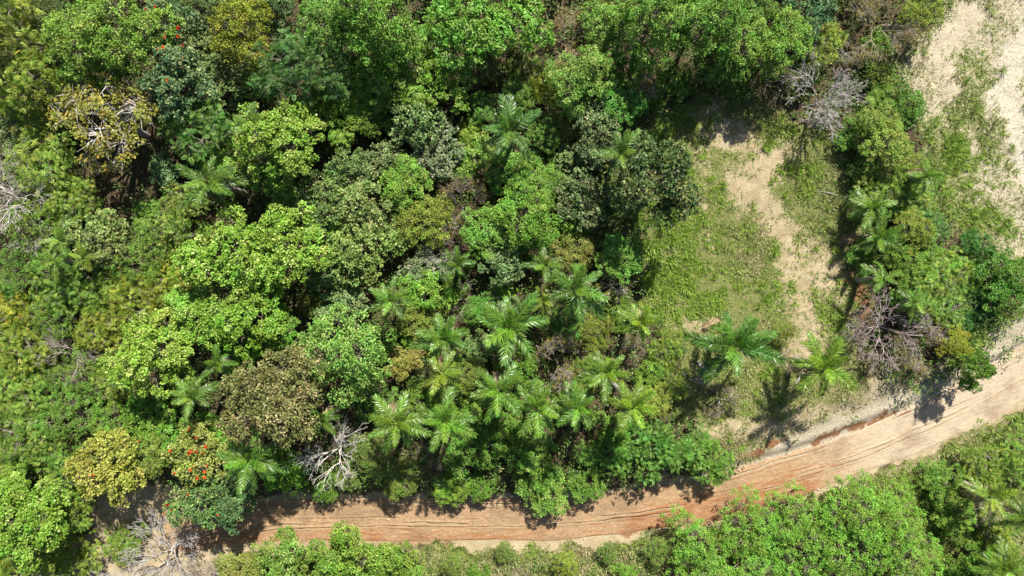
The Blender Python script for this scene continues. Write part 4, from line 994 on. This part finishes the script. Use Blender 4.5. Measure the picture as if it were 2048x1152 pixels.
    (1775, 660, 104, 'bare', (0.72, 0.62, 0.64), 'wide purplish grey bare tree at the lower right of the clearing', 0, 0.8),
    (1850, 700, 58, 'twiggy', (0.66, 0.60, 0.55), 'smaller brownish bare tree with yellow leaves beside the wide purplish one', 0, 0.8),
    (1908, 690, 36, 'yellow', (0.72, 0.78, 0.4), 'small mustard-yellow bush beside the road at right', 0, 0.8),
    (1935, 738, 40, 'shrub', (0.75, 0.9, 0.6), 'green bush overhanging the road at right', 0, 2.0),
    # fringe of the clearing
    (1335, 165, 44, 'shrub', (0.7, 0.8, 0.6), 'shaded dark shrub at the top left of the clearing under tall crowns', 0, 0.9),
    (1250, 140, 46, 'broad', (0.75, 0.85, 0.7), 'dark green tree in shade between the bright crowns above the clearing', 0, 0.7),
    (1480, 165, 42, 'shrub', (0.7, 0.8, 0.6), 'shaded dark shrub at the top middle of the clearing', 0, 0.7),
    (1600, 150, 40, 'shrub', (0.8, 0.9, 0.6), 'green shrub touching the left of the white bare tree', 0, 0.8),
    (1040, 190, 40, 'broad', (0.8, 0.9, 0.7), 'green tree just above the tall grey-green palm', 0, 0.8),
    (1708, 280, 40, 'shrub', (0.7, 0.85, 0.6), 'dark green shrub left of the pale yellow-green tree on the clearing rim', 0, 0.7),
    (1763, 370, 38, 'feather', (0.8, 0.95, 0.7), 'feathery shrub above the upper leaning palm', 0, 0.7),
    (1718, 410, 30, 'shrub', (0.65, 0.8, 0.6), 'low dark shrub left of the upper leaning palm', 0, 0.6),
    (1788, 500, 36, 'shrub', (0.9, 1.0, 0.7), 'green shrub just below the lower leaning palm', 0, 0.8),
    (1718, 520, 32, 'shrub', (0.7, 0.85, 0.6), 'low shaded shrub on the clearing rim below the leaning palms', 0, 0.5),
    (1825, 400, 40, 'feather', (0.9, 1.05, 0.8), 'feathery shrub between the small palm and the bluish shrub', 0, 0.7),
    (1860, 520, 36, 'shrub', (0.85, 1.0, 0.7), 'green shrub between two feathery shrubs on the right belt', 0, 0.8),
    # south of the road
    (905, 1126, 25, 'fine', (1.05, 1.0, 0.8), 'olive shrub in the dry brush, first right of the bright bottom bushes', 0, 0.8),
    (1010, 1106, 21, 'fine', (0.95, 1.0, 0.8), 'small olive shrub in the middle of the dry brush near the road', 0, 0.8),
    (1040, 1151, 25, 'twiggy', (0.85, 0.8, 0.7), 'grey twiggy shrub at the bottom edge in the dry brush', 0, 0.7),
    (1130, 1126, 28, 'fine', (1.4, 1.25, 0.7), 'yellowish shrub in the right half of the dry brush', 0, 0.8),
    (1215, 1101, 21, 'fine', (0.9, 1.0, 0.8), 'small green shrub in the dry brush close to the road', 0, 0.8),
    (1250, 1146, 27, 'shrub', (1.0, 1.1, 0.8), 'green shrub at the bottom edge right in the dry brush', 0, 0.8),
    (1310, 1101, 27, 'fine', (1.0, 1.05, 0.8), 'olive shrub between the dry brush and the feathery mass', 0, 0.8),
    (960, 1151, 23, 'shrub', (0.85, 1.0, 0.7), 'green shrub at the bottom edge left in the dry brush', 0, 0.8),
    (570, 1112, 58, 'shrub', (1.05, 1.02, 1.0), 'bright green bush at the bottom edge left of the largest roadside bush', 0, 1.1),
    (480, 1140, 44, 'yellow', (0.75, 0.8, 0.9), 'yellowish bush at the bottom edge near the bare soil', 0, 0.8),
    (660, 1130, 56, 'shrub', (0.95, 0.98, 0.8), 'green bush at the bottom edge between two bright ones', 0, 1.0),
    (735, 1110, 66, 'shrub', (1.05, 1.05, 0.75), 'bright green bush at bottom edge left of the dry brush', 0, 1.1),
    (800, 1130, 50, 'shrub', (1.0, 1.0, 0.7), 'bright green bush at bottom edge touching the dry brush', 0, 1.0),
    (690, 1080, 26, 'shrub', (1.0, 1.2, 0.8), 'small green shrub on the lower road edge', 0, 0.9),
    (1400, 1075, 62, 'mimosa', (1.0, 1.22, 0.85), 'bright green feathery bush, leftmost of the lower right mass by the road', 0, 0.9),
    (1400, 1140, 62, 'mimosa', (0.95, 1.18, 0.8), 'bright green feathery bush at the bottom edge, leftmost of the lower right mass', 0, 0.9),
    (1490, 1055, 60, 'mimosa', (1.0, 1.25, 0.85), 'bright green feathery bush second from left along the road', 0, 0.9),
    (1500, 1125, 64, 'mimosa', (0.95, 1.2, 0.85), 'bright green feathery bush second from left along the bottom edge', 0, 0.9),
    (1580, 1030, 60, 'mimosa', (1.05, 1.28, 0.9), 'bright green feathery bush third from left along the road', 0, 0.95),
    (1600, 1105, 66, 'mimosa', (0.92, 1.18, 0.8), 'bright green feathery bush third from left along the bottom edge', 0, 0.9),
    (1700, 1020, 66, 'mimosa', (1.08, 1.3, 0.9), 'bright green feathery bush at upper right of the lower right mass', 0, 1.05),
    (1780, 1040, 62, 'mimosa', (1.05, 1.25, 0.85), 'rightmost bright green feathery bush of the lower right mass', 0, 1.0),
    (1700, 1100, 66, 'mimosa', (0.95, 1.2, 0.8), 'bright green feathery bush below the upper right ones of the mass', 0, 0.95),
    (1820, 1115, 62, 'mimosa', (1.0, 1.22, 0.85), 'bright green feathery bush at the bottom edge right end of the mass', 0, 0.9),
    (1728, 1058, 28, 'tulip', (1.8, 1.6, 1.0), 'small dark shrub with one orange flower inside the feathery mass', 1, 0.9),
    (1880, 960, 40, 'shrub', (0.9, 1.0, 0.8), 'green shrub in the grass right of the feathery mass', 0, 0.7),
    (1905, 1030, 42, 'shrub', (1.05, 1.15, 0.8), 'light green shrub left of the twiggy bush at lower right', 0, 0.8),
    (1965, 930, 42, 'feather', (0.85, 0.95, 0.7), 'feathery shrub in the grass below the road at far right', 0, 0.7),
    (2035, 920, 44, 'feather', (0.8, 1.0, 0.7), 'feathery shrub at right edge below the road', 0, 0.8),
    (1975, 1025, 36, 'bare', (0.72, 0.66, 0.62), 'grey twiggy bush near the lower right palms', 0, 0.8),
    (1990, 1090, 42, 'shrub', (1.2, 1.1, 0.6), 'yellow-green shrub between the lower right palms', 0, 0.8),
    (1930, 1130, 46, 'shrub', (0.75, 0.9, 0.6), 'dark green shrub at the bottom edge near the right corner', 0, 0.8),
]
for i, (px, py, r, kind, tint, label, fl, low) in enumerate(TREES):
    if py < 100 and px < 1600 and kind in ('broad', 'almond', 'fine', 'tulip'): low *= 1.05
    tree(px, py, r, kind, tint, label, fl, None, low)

PALMS = [
    (490, 245, 56, 6, 'greyish palm at upper left between feathery and bright green trees', (0.9, 0.85, 1.02)),
    (424, 362, 66, 6, 'palm on the left rim of the left plot beside the dark gap', (0.9, 0.9, 0.85)),
    (1030, 255, 72, 5, 'tall grey-green palm at the upper middle', (0.75, 0.85, 1.10)),
    (1245, 295, 50, 6, 'palm touching the large dark olive tree', (1.0, 1.0, 1.02)),
    (780, 600, 52, 5, 'slim palm at centre left beside a bright green bush', (1.0, 1.0, 0.94)),
    (912, 522, 38, 4, 'small dark palm below the small whitish bare bush', (0.8, 0.9, 0.77)),
    (1085, 530, 46, 5, 'small pale palm just left of the centre palm', (1.0, 1.0, 1.02)),
    (1162, 592, 68, 6, 'glossy palm at the centre left of the clearing', (0.9, 1.0, 0.94)),
    (1082, 598, 38, 4, 'small yellowish palm near the lime bush at centre', (1.5, 1.25, 0.85)),
    (895, 688, 64, 6, 'palm left of the large palm at lower centre', (0.9, 1.0, 0.85)),
    (1030, 665, 74, 7, 'large glossy palm at lower centre above the twiggy bare tree', (1.0, 1.1, 0.85)),
    (868, 760, 52, 6, 'yellowish palm right of the small yellow bush', (1.5, 1.25, 0.77)),
    (985, 782, 66, 6, 'palm in the middle of the lower palm cluster of the left plot', (1.0, 1.1, 0.85)),
    (1065, 822, 62, 6, 'palm with a yellow-green heart at the lower right of the left plot', (1.1, 1.1, 0.85)),
    (800, 838, 72, 6, 'left one of the two lower twin palms near the road', (1.1, 1.1, 0.85)),
    (878, 842, 72, 6, 'right one of the two lower twin palms near the road', (1.05, 1.1, 0.85)),
    (1275, 640, 50, 5, 'yellowish palm at the lower left of the clearing', (1.4, 1.3, 0.85)),
    (1215, 745, 60, 6, 'upper palm of the cluster left of the clearing bottom', (1.2, 1.15, 0.85)),
    (1262, 800, 66, 6, 'yellow-green palm at the right of the cluster above the fern vines', (1.4, 1.25, 0.85)),
    (1170, 825, 56, 6, 'palm at the left of the cluster above the fern vines', (1.0, 1.1, 0.85)),
    (1476, 690, 98, 5, 'big glossy dark palm standing alone in the lower clearing', (0.75, 0.95, 0.85)),
    (1652, 735, 76, 5, 'yellow-green palm right of the big glossy palm in the clearing', (1.35, 1.25, 0.77)),
    (110, 478, 38, 4, 'small pale palm in the left thicket, upper one', (1.2, 1.1, 1.10)),
    (112, 525, 38, 4, 'small pale palm in the left thicket, lower one', (1.2, 1.1, 1.02)),
    (172, 512, 40, 4, 'small yellowish palm in the left thicket right of the two pale ones', (1.4, 1.15, 0.85)),
    (392, 788, 56, 5, 'pale palm left of the bronze tree', (1.15, 1.1, 1.02)),
    (492, 925, 64, 5, 'dark palm at the lower left below the bronze tree', (0.85, 0.95, 0.85)),
    (645, 845, 44, 4, 'dark palm half hidden at the lower right of the bronze tree', (0.9, 1.0, 0.77)),
    (425, 720, 40, 5, 'small palm between brightest yellow crown and bronze tree', (1.0, 1.05, 0.85)),
    (1745, 415, 50, 2, 'upper palm of the leaning group on the right rim of the clearing', (1.2, 1.15, 0.94)),
    (1758, 470, 56, 2, 'lower palm of the leaning group on the right rim of the clearing', (0.95, 1.0, 0.85)),
    (1855, 345, 40, 3, 'small palm at the edge of the sandy ground', (1.1, 1.1, 0.85)),
    (1770, 560, 42, 3, 'small palm above the wide purplish bare tree', (1.1, 1.1, 0.94)),
    (1835, 605, 44, 3, 'pale palm at the right of the wide purplish bare tree', (1.1, 1.1, 1.02)),
    (1985, 990, 52, 4, 'yellowish palm at the lower right edge', (1.5, 1.25, 0.85)),
    (2045, 1035, 46, 4, 'palm cut by the right edge near the bottom', (1.0, 1.05, 0.85)),
    (2015, 1140, 64, 4, 'large palm in the bottom right corner', (1.2, 1.15, 0.85)),
]
for px, py, r, h, label, tint in PALMS:
    h = 7 if (py > 730 and 700 < px < 1350) else min(h, 6) if py > 560 else h
    palm(px, py, r, h, label, tint, nf=17 if r > 60 else 12 if r < 45 else 14, dead=1 if r > 50 else 0)

# ------------------------------------------------------------------ fallen things
def log(px, py, L, rad, ang, label, tint=(1, 1, 1), name='fallen_log'):
    x, y = from_map(px, py); a = Acc(); rng = np.random.default_rng(int(px))
    d = np.array([math.cos(ang), math.sin(ang)])
    t = np.linspace(-0.5, 0.5, 7)
    p = np.stack([d[0] * t * L + rng.normal(0, 0.03, 7), d[1] * t * L + rng.normal(0, 0.03, 7), np.zeros(7)], 1)
    p[:, 2] = height(p[:, 0] + x, p[:, 1] + y) - gz(x, y) + rad * 0.7
    tube(a, p, rad * np.array([0.02, 0.85, 1.1, 1.0, 0.95, 0.8, 0.02]), 8)
    for k in range(2):
        s = p[2 + 2 * k]
        tube(a, bend(s, s + np.array([rng.normal(0, .25), rng.normal(0, .25), 0.35]), rng, 0.1, 4), np.linspace(rad * .35, 0.01, 4), 5)
    o = mobj(name, a.mesh('log', M['pale_bark'], True)); o.location = (x, y, gz(x, y)); o.color = (*tint, 1)
    tag(o, label, 'log')
log(1427, 812, 1.9, 0.13, 1.45, 'short white fallen log on the bank below the big glossy palm', (1.3, 1.3, 1.3))
log(1400, 735, 2.0, 0.14, 2.3, 'bleached fallen log left of the big glossy palm', (1.2, 1.2, 1.2))
log(1455, 785, 1.7, 0.07, 0.9, 'thin pale fallen branch under the big glossy palm', (1.2, 1.15, 1.1))
log(1590, 752, 1.5, 0.09, 1.0, 'pale fallen stick beside the yellow-green clearing palm', (1.0, 0.98, 0.95))
log(1940, 556, 1.9, 0.07, 0.03, 'pale fallen stick in front of the dark glossy right edge bush', (1.2, 1.1, 1.0))
log(1985, 1098, 2.2, 0.10, -0.2, 'grey fallen log between the lower right palms', (0.9, 0.85, 0.85))
log(1660, 392, 2.6, 0.06, -0.25, 'thin dark fallen branch on the right rim of the clearing', (0.5, 0.5, 0.5))
for px, py, ang, label in ((1768, 532, 2.9, 'dry brown palm frond lying above the wide purplish bare tree'), (1705, 468, 3.6, 'dry pale palm frond hanging out of the leaning palm group'),
                           (1395, 655, 0.4, 'dry palm frond lying upper left of the big glossy palm'), (1990, 1010, 1.2, 'dry yellow palm frond lying near the lower right palms')):
    x, y = from_map(px, py)
    o = mobj('fallen_palm_frond', DEADF[1]); o.location = (x, y, gz(x, y) + 0.45); o.rotation_euler = (0, 0.05, ang); o.scale = (0.75,) * 3
    tag(o, label, 'palm frond')

# ------------------------------------------------------------------ stuff: grass, undergrowth, surrounding wood, stones
def scatter(n, x0, x1, y0, y1, rng):
    return rng.uniform(x0, x1, n), rng.uniform(y0, y1, n)
rng = np.random.default_rng(21)
# grass
sx, sy = scatter(150000, -3, 46, -27.5, 26.5, rng)
sx2, sy2 = scatter(52000, -26, -3, -27.5, -19.5, rng)
sx = np.concatenate([sx, sx2]); sy = np.concatenate([sy, sy2])
mpx, mpy = to_map(sx, sy); L_ = layers(mpx, mpy)
patch = fbm(mpx * 0.03, mpy * 0.03); patch2 = fbm(mpx * 0.012 + 50, mpy * 0.012)
keep = rng.random(len(sx)) < L_['grass'] * (1 - 0.5 * sstep(700, 790, mpy) * (1 - L_['south'])) * (0.12 + 0.88 * sstep(0.40, 0.60, patch)) * 0.85
sx, sy, mpx, mpy, patch, patch2 = sx[keep], sy[keep], mpx[keep], mpy[keep], patch[keep], patch2[keep]
tall = L_['tall'][keep]; south = L_['south'][keep]; rightm = L_['right'][keep]; rd = L_['rd'][keep]
n = len(sx); nb = 6
ti = np.repeat(np.arange(n), nb)
bh = (0.16 + 0.10 * patch + 0.42 * tall * rng.random(n) + 0.22 * south * rng.random(n) + 0.25 * sstep(0.55, 0.7, patch) * rng.random(n))[ti] * rng.uniform(0.6, 1.2, n * nb)
a = rng.uniform(0, 6.283, n * nb); lean = rng.uniform(0.6, 1.9, n * nb)
zb = height(sx, sy)[ti]
base = np.stack([sx[ti] + rng.normal(0, 0.035, n * nb), sy[ti] + rng.normal(0, 0.035, n * nb), zb - 0.02], 1)
d = np.stack([np.cos(a) * lean, np.sin(a) * lean, np.ones(n * nb)], 1)
dry = np.clip(0.04 + (patch2 - 0.5) * 2.2 + 0.15 * rightm + 0.30 * south * sstep(220, 60, rd) - 0.6 * tall + 0.55 * sstep(690, 780, mpy) * (1 - south) + (mpx > 1430) * 0.15 * (mpx < 1700), 0, 1)
dryb = np.clip(dry[ti] + rng.normal(0, 0.28, n * nb), 0, 1)
v, f = leaf_quads(base, d, np.stack([np.cos(a), np.sin(a), -lean], 1), bh * 1.25, 0.035 + 0.05 * bh, 0.0)
acc = Acc(); acc.add(v, f, rnd=np.repeat(rng.random(n * nb), 4), dry=np.repeat(dryb, 4))
tx, ty = scatter(9000, 8, 46, -20, 25, rng)
tpx, tpy = to_map(tx, ty); T_ = layers(tpx, tpy)
tk = rng.random(len(tx)) < T_['grass'] * (0.07 + 0.6 * T_['tall'] + 0.30 * sstep(0.5, 0.66, fbm(tpx * 0.02 + 31, tpy * 0.02)))
tx, ty = tx[tk], ty[tk]; n2 = len(tx); nb2 = 34; t2 = np.repeat(np.arange(n2), nb2); m2 = n2 * nb2
a2 = rng.uniform(0, 6.283, m2); ln2 = rng.uniform(0.3, 2.0, m2); h2 = (0.30 + 0.40 * rng.random(n2))[t2] * rng.uniform(0.5, 1.2, m2)
b2 = np.stack([tx[t2] + rng.normal(0, .07, m2), ty[t2] + rng.normal(0, .07, m2), height(tx, ty)[t2] - 0.02], 1)
v, f = leaf_quads(b2, np.stack([np.cos(a2) * ln2, np.sin(a2) * ln2, np.ones(m2)], 1), np.stack([np.cos(a2), np.sin(a2), -ln2], 1), h2, 0.04, 0.0)
acc.add(v, f, rnd=np.repeat(np.clip(rng.random(n2)[t2] * 0.6 + rng.random(m2) * 0.4, 0, 1), 4), dry=np.repeat(np.clip(0.0 + rng.normal(0, 0.22, n2)[t2] + rng.normal(0, 0.15, m2), 0, 1), 4))
g = mobj('grass', acc.mesh('grass', M['grass']))
tag(g, 'short green and straw-coloured grass over the clearing, sandy ground and road verges', 'grass', kind='stuff')

# broad green tussocks of taller grass and low weeds in the clearing are part of the same cover; dry brush south of the road
def leaf_cover(name, label, cat, xs, ys, zlo, zhi, per, L, W, cr, mat, seed, tintmul=None):
    rng = np.random.default_rng(seed); n = len(xs)
    ci = np.repeat(np.arange(n), per); m = len(ci)
    zg = height(xs, ys); hh = zlo + (zhi - zlo) * rng.random(n) ** 1.4
    d = unit(rng.normal(0, 1, (m, 3)) + np.array([0, 0, 0.5]))
    base = np.stack([xs, ys, zg + hh], 1)[ci] + d * (cr * rng.uniform(0.2, 1, m))[:, None]
    base[:, 2] = np.maximum(base[:, 2], zg[ci] + 0.03)
    nn = np.array([0, 0, 0.8]) + rng.normal(0, 0.4, (m, 3))
    Ls = L * rng.uniform(0.6, 1.3, m)
    v, f = leaf_quads(base, d * np.array([1, 1, 0.4]), nn, Ls, Ls * W / L)
    r = np.clip(rng.normal(0.5, 0.22, n)[ci] + rng.normal(0, 0.2, m), 0, 1)
    acc = Acc(); acc.add(v, f, rnd=np.repeat(r, 4))
    o = mobj(name, acc.mesh(name, M[mat])); tag(o, label, cat, kind='stuff')
    return o
# undergrowth in the wooded parts
ux, uy = scatter(19000, -46, 46, -27, 27, rng)
up_, uq_ = to_map(ux, uy); U = layers(up_, uq_)
openm = np.maximum.reduce([U['clear'], U['right'], U['leftb'], U['south'], sstep(80, 56, U['rd'])])
gap = np.maximum(sstep(100, 55, seg_dist(up_, uq_, [(285, 270), (240, 370)])), 0)
k = (rng.random(len(ux)) > openm) & (rng.random(len(ux)) > gap * 0.85)
leaf_cover('undergrowth', 'mixed green undergrowth of weeds and saplings filling gaps under the trees', 'undergrowth', ux[k], uy[k], 0.1, 1.7, 15, 0.19, 0.11, 0.34, 'under', 31)
# weeds on the clearing, the sandy ground, the verges
ux, uy = scatter(9500, -16, 46, -27, 26, rng)
up_, uq_ = to_map(ux, uy); U = layers(up_, uq_)
pt = fbm(up_ * 0.022 + 9, uq_ * 0.022)
fringe = np.clip(1.1 * sstep(1585, 1655, up_ + (pt - 0.5) * 120) * sstep(640, 560, uq_) + sstep(270, 215, uq_ + (pt - 0.5) * 120), 0, 1) * U['clear']
dens = np.maximum(U['grass'] * sstep(0.46, 0.64, pt) * (0.30 + 0.55 * U['south']), 0.95 * fringe * (0.4 + 0.6 * sstep(0.4, 0.55, pt)))
k = rng.random(len(ux)) < dens
leaf_cover('weeds', 'low leafy weeds dotted through the grass and along the road', 'weeds', ux[k], uy[k], 0.02, 0.35, 13, 0.14, 0.09, 0.24, 'under', 37)
# dry brush strip below the road
ux, uy = scatter(5200, -9, 20, -27, -19.5, rng)
up_, uq_ = to_map(ux, uy); U = layers(up_, uq_)
k = (U['south'] > 0.5) & (U['rd'] > 70) & (up_ < 1420) & (up_ > 820)
xs, ys = ux[k], uy[k]; n = len(xs)
acc = Acc(); nb = 9; ti = np.repeat(np.arange(n), nb); m = n * nb
a = rng.uniform(0, 6.283, m); lean = rng.uniform(0.5, 1.6, m)
base = np.stack([xs[ti] + rng.normal(0, .06, m), ys[ti] + rng.normal(0, .06, m), height(xs, ys)[ti]], 1)
d = np.stack([np.cos(a) * lean, np.sin(a) * lean, np.ones(m)], 1)
v, f = leaf_quads(base, d, np.stack([np.cos(a), np.sin(a), -lean], 1), rng.uniform(0.3, 0.9, m), 0.055, 0.0)
ds = np.clip(0.92 + (fbm(to_map(xs, ys)[0] * 0.03, to_map(xs, ys)[1] * 0.03) - 0.5) * 2.6, 0, 1)[ti]
acc.add(v, f, rnd=np.repeat(rng.random(m), 4), dry=np.repeat(np.clip(ds + rng.normal(0, .25, m), 0, 1), 4))
tag(mobj('dry_brush', acc.mesh('dry_brush', M['grass'])), 'straw-coloured and green dry brush along the lower side of the road', 'brush', kind='stuff')
kk = rng.random(n) < 0.22
leaf_cover('brush_leaves', 'small green leaves of low bushes mixed into the dry brush below the road', 'brush', xs[kk], ys[kk], 0.2, 0.8, 16, 0.15, 0.09, 0.3, 'fine', 41)
# the wood goes on beyond the picture on the left, at the top and at the bottom
wx, wy = scatter(9000, -64, 60, -42, 44, rng)
wpx, wpy = to_map(wx, wy)
outside = (wx < -45) | (wy > 26) | ((wy < -26.5))
road_far = np.abs(road_signed(wpx, wpy)) > 90
k = outside & road_far & ~((wpx > 1850) & (wpy < 800)) & ~((wpx < 480) & (wpx > 150) & (wpy > 1000))
leaf_cover('surrounding_wood', 'continuous green woodland canopy beyond the plots', 'woodland', wx[k], wy[k], 2.0, 6.0, 24, 0.42, 0.28, 0.9, 'fine', 43)
# fallen twigs lying on open ground
sx, sy = scatter(2600, 8, 46, -20, 26, rng)
spx, spy = to_map(sx, sy); U = layers(spx, spy)
k = (rng.random(len(sx)) < 0.22 * np.maximum(U['clear'], 0.6 * U['right'])) & (U['rd'] > 70)
acc = Acc()
for x, y in zip(sx[k], sy[k]):
    an = rng.uniform(0, 6.283); Lw = rng.uniform(0.25, 1.1); z0 = gz(x, y) + 0.06
    tube(acc, bend((x, y, z0), (x + math.cos(an) * Lw, y + math.sin(an) * Lw, z0 + 0.03), rng, 0.1, 4), np.linspace(0.018, 0.008, 4), 3)
tag(mobj('fallen_twigs', acc.mesh('fallen_twigs', M['bark'])), 'thin grey-brown twigs strewn over the clearing and sandy ground', 'twigs', kind='stuff')
# stones and clods
sx, sy = scatter(9000, -36, 44, -27, 12, rng)
spx, spy = to_map(sx, sy); U = layers(spx, spy)
dn = 0.35 * sstep(0.6, 0.9, U['sand']) * (0.15 + 0.9 * sstep(90, 60, U['rd']) * sstep(40, 50, U['rd'])) + 0.5 * sstep(40, 0, seg_dist(spx, spy, [(1500, 925), (1700, 850), (1850, 790)]))
k = rng.random(len(sx)) < dn * 0.5
sx, sy = sx[k], sy[k]; n = len(sx)
cube = np.array([(-1, -1, -1), (1, -1, -1), (1, 1, -1), (-1, 1, -1), (-1, -1, 1), (1, -1, 1), (1, 1, 1), (-1, 1, 1)], float)
cf = np.array([(0, 3, 2, 1), (4, 5, 6, 7), (0, 1, 5, 4), (1, 2, 6, 5), (2, 3, 7, 6), (3, 0, 4, 7)])
sz = 0.02 + 0.06 * rng.random(n) ** 3
v = (cube[None] * rng.uniform(0.5, 1.0, (n, 8, 3))) * sz[:, None, None] + np.stack([sx, sy, height(sx, sy) + sz * 0.4], 1)[:, None]
f = cf[None] + (np.arange(n) * 8)[:, None, None]
acc = Acc(); acc.add(v.reshape(-1, 3), f.reshape(-1, 4))
tag(mobj('loose_stones', acc.mesh('loose_stones', M['stone'])), 'small pale stones and clods along the road edges and bank', 'stones', kind='stuff')
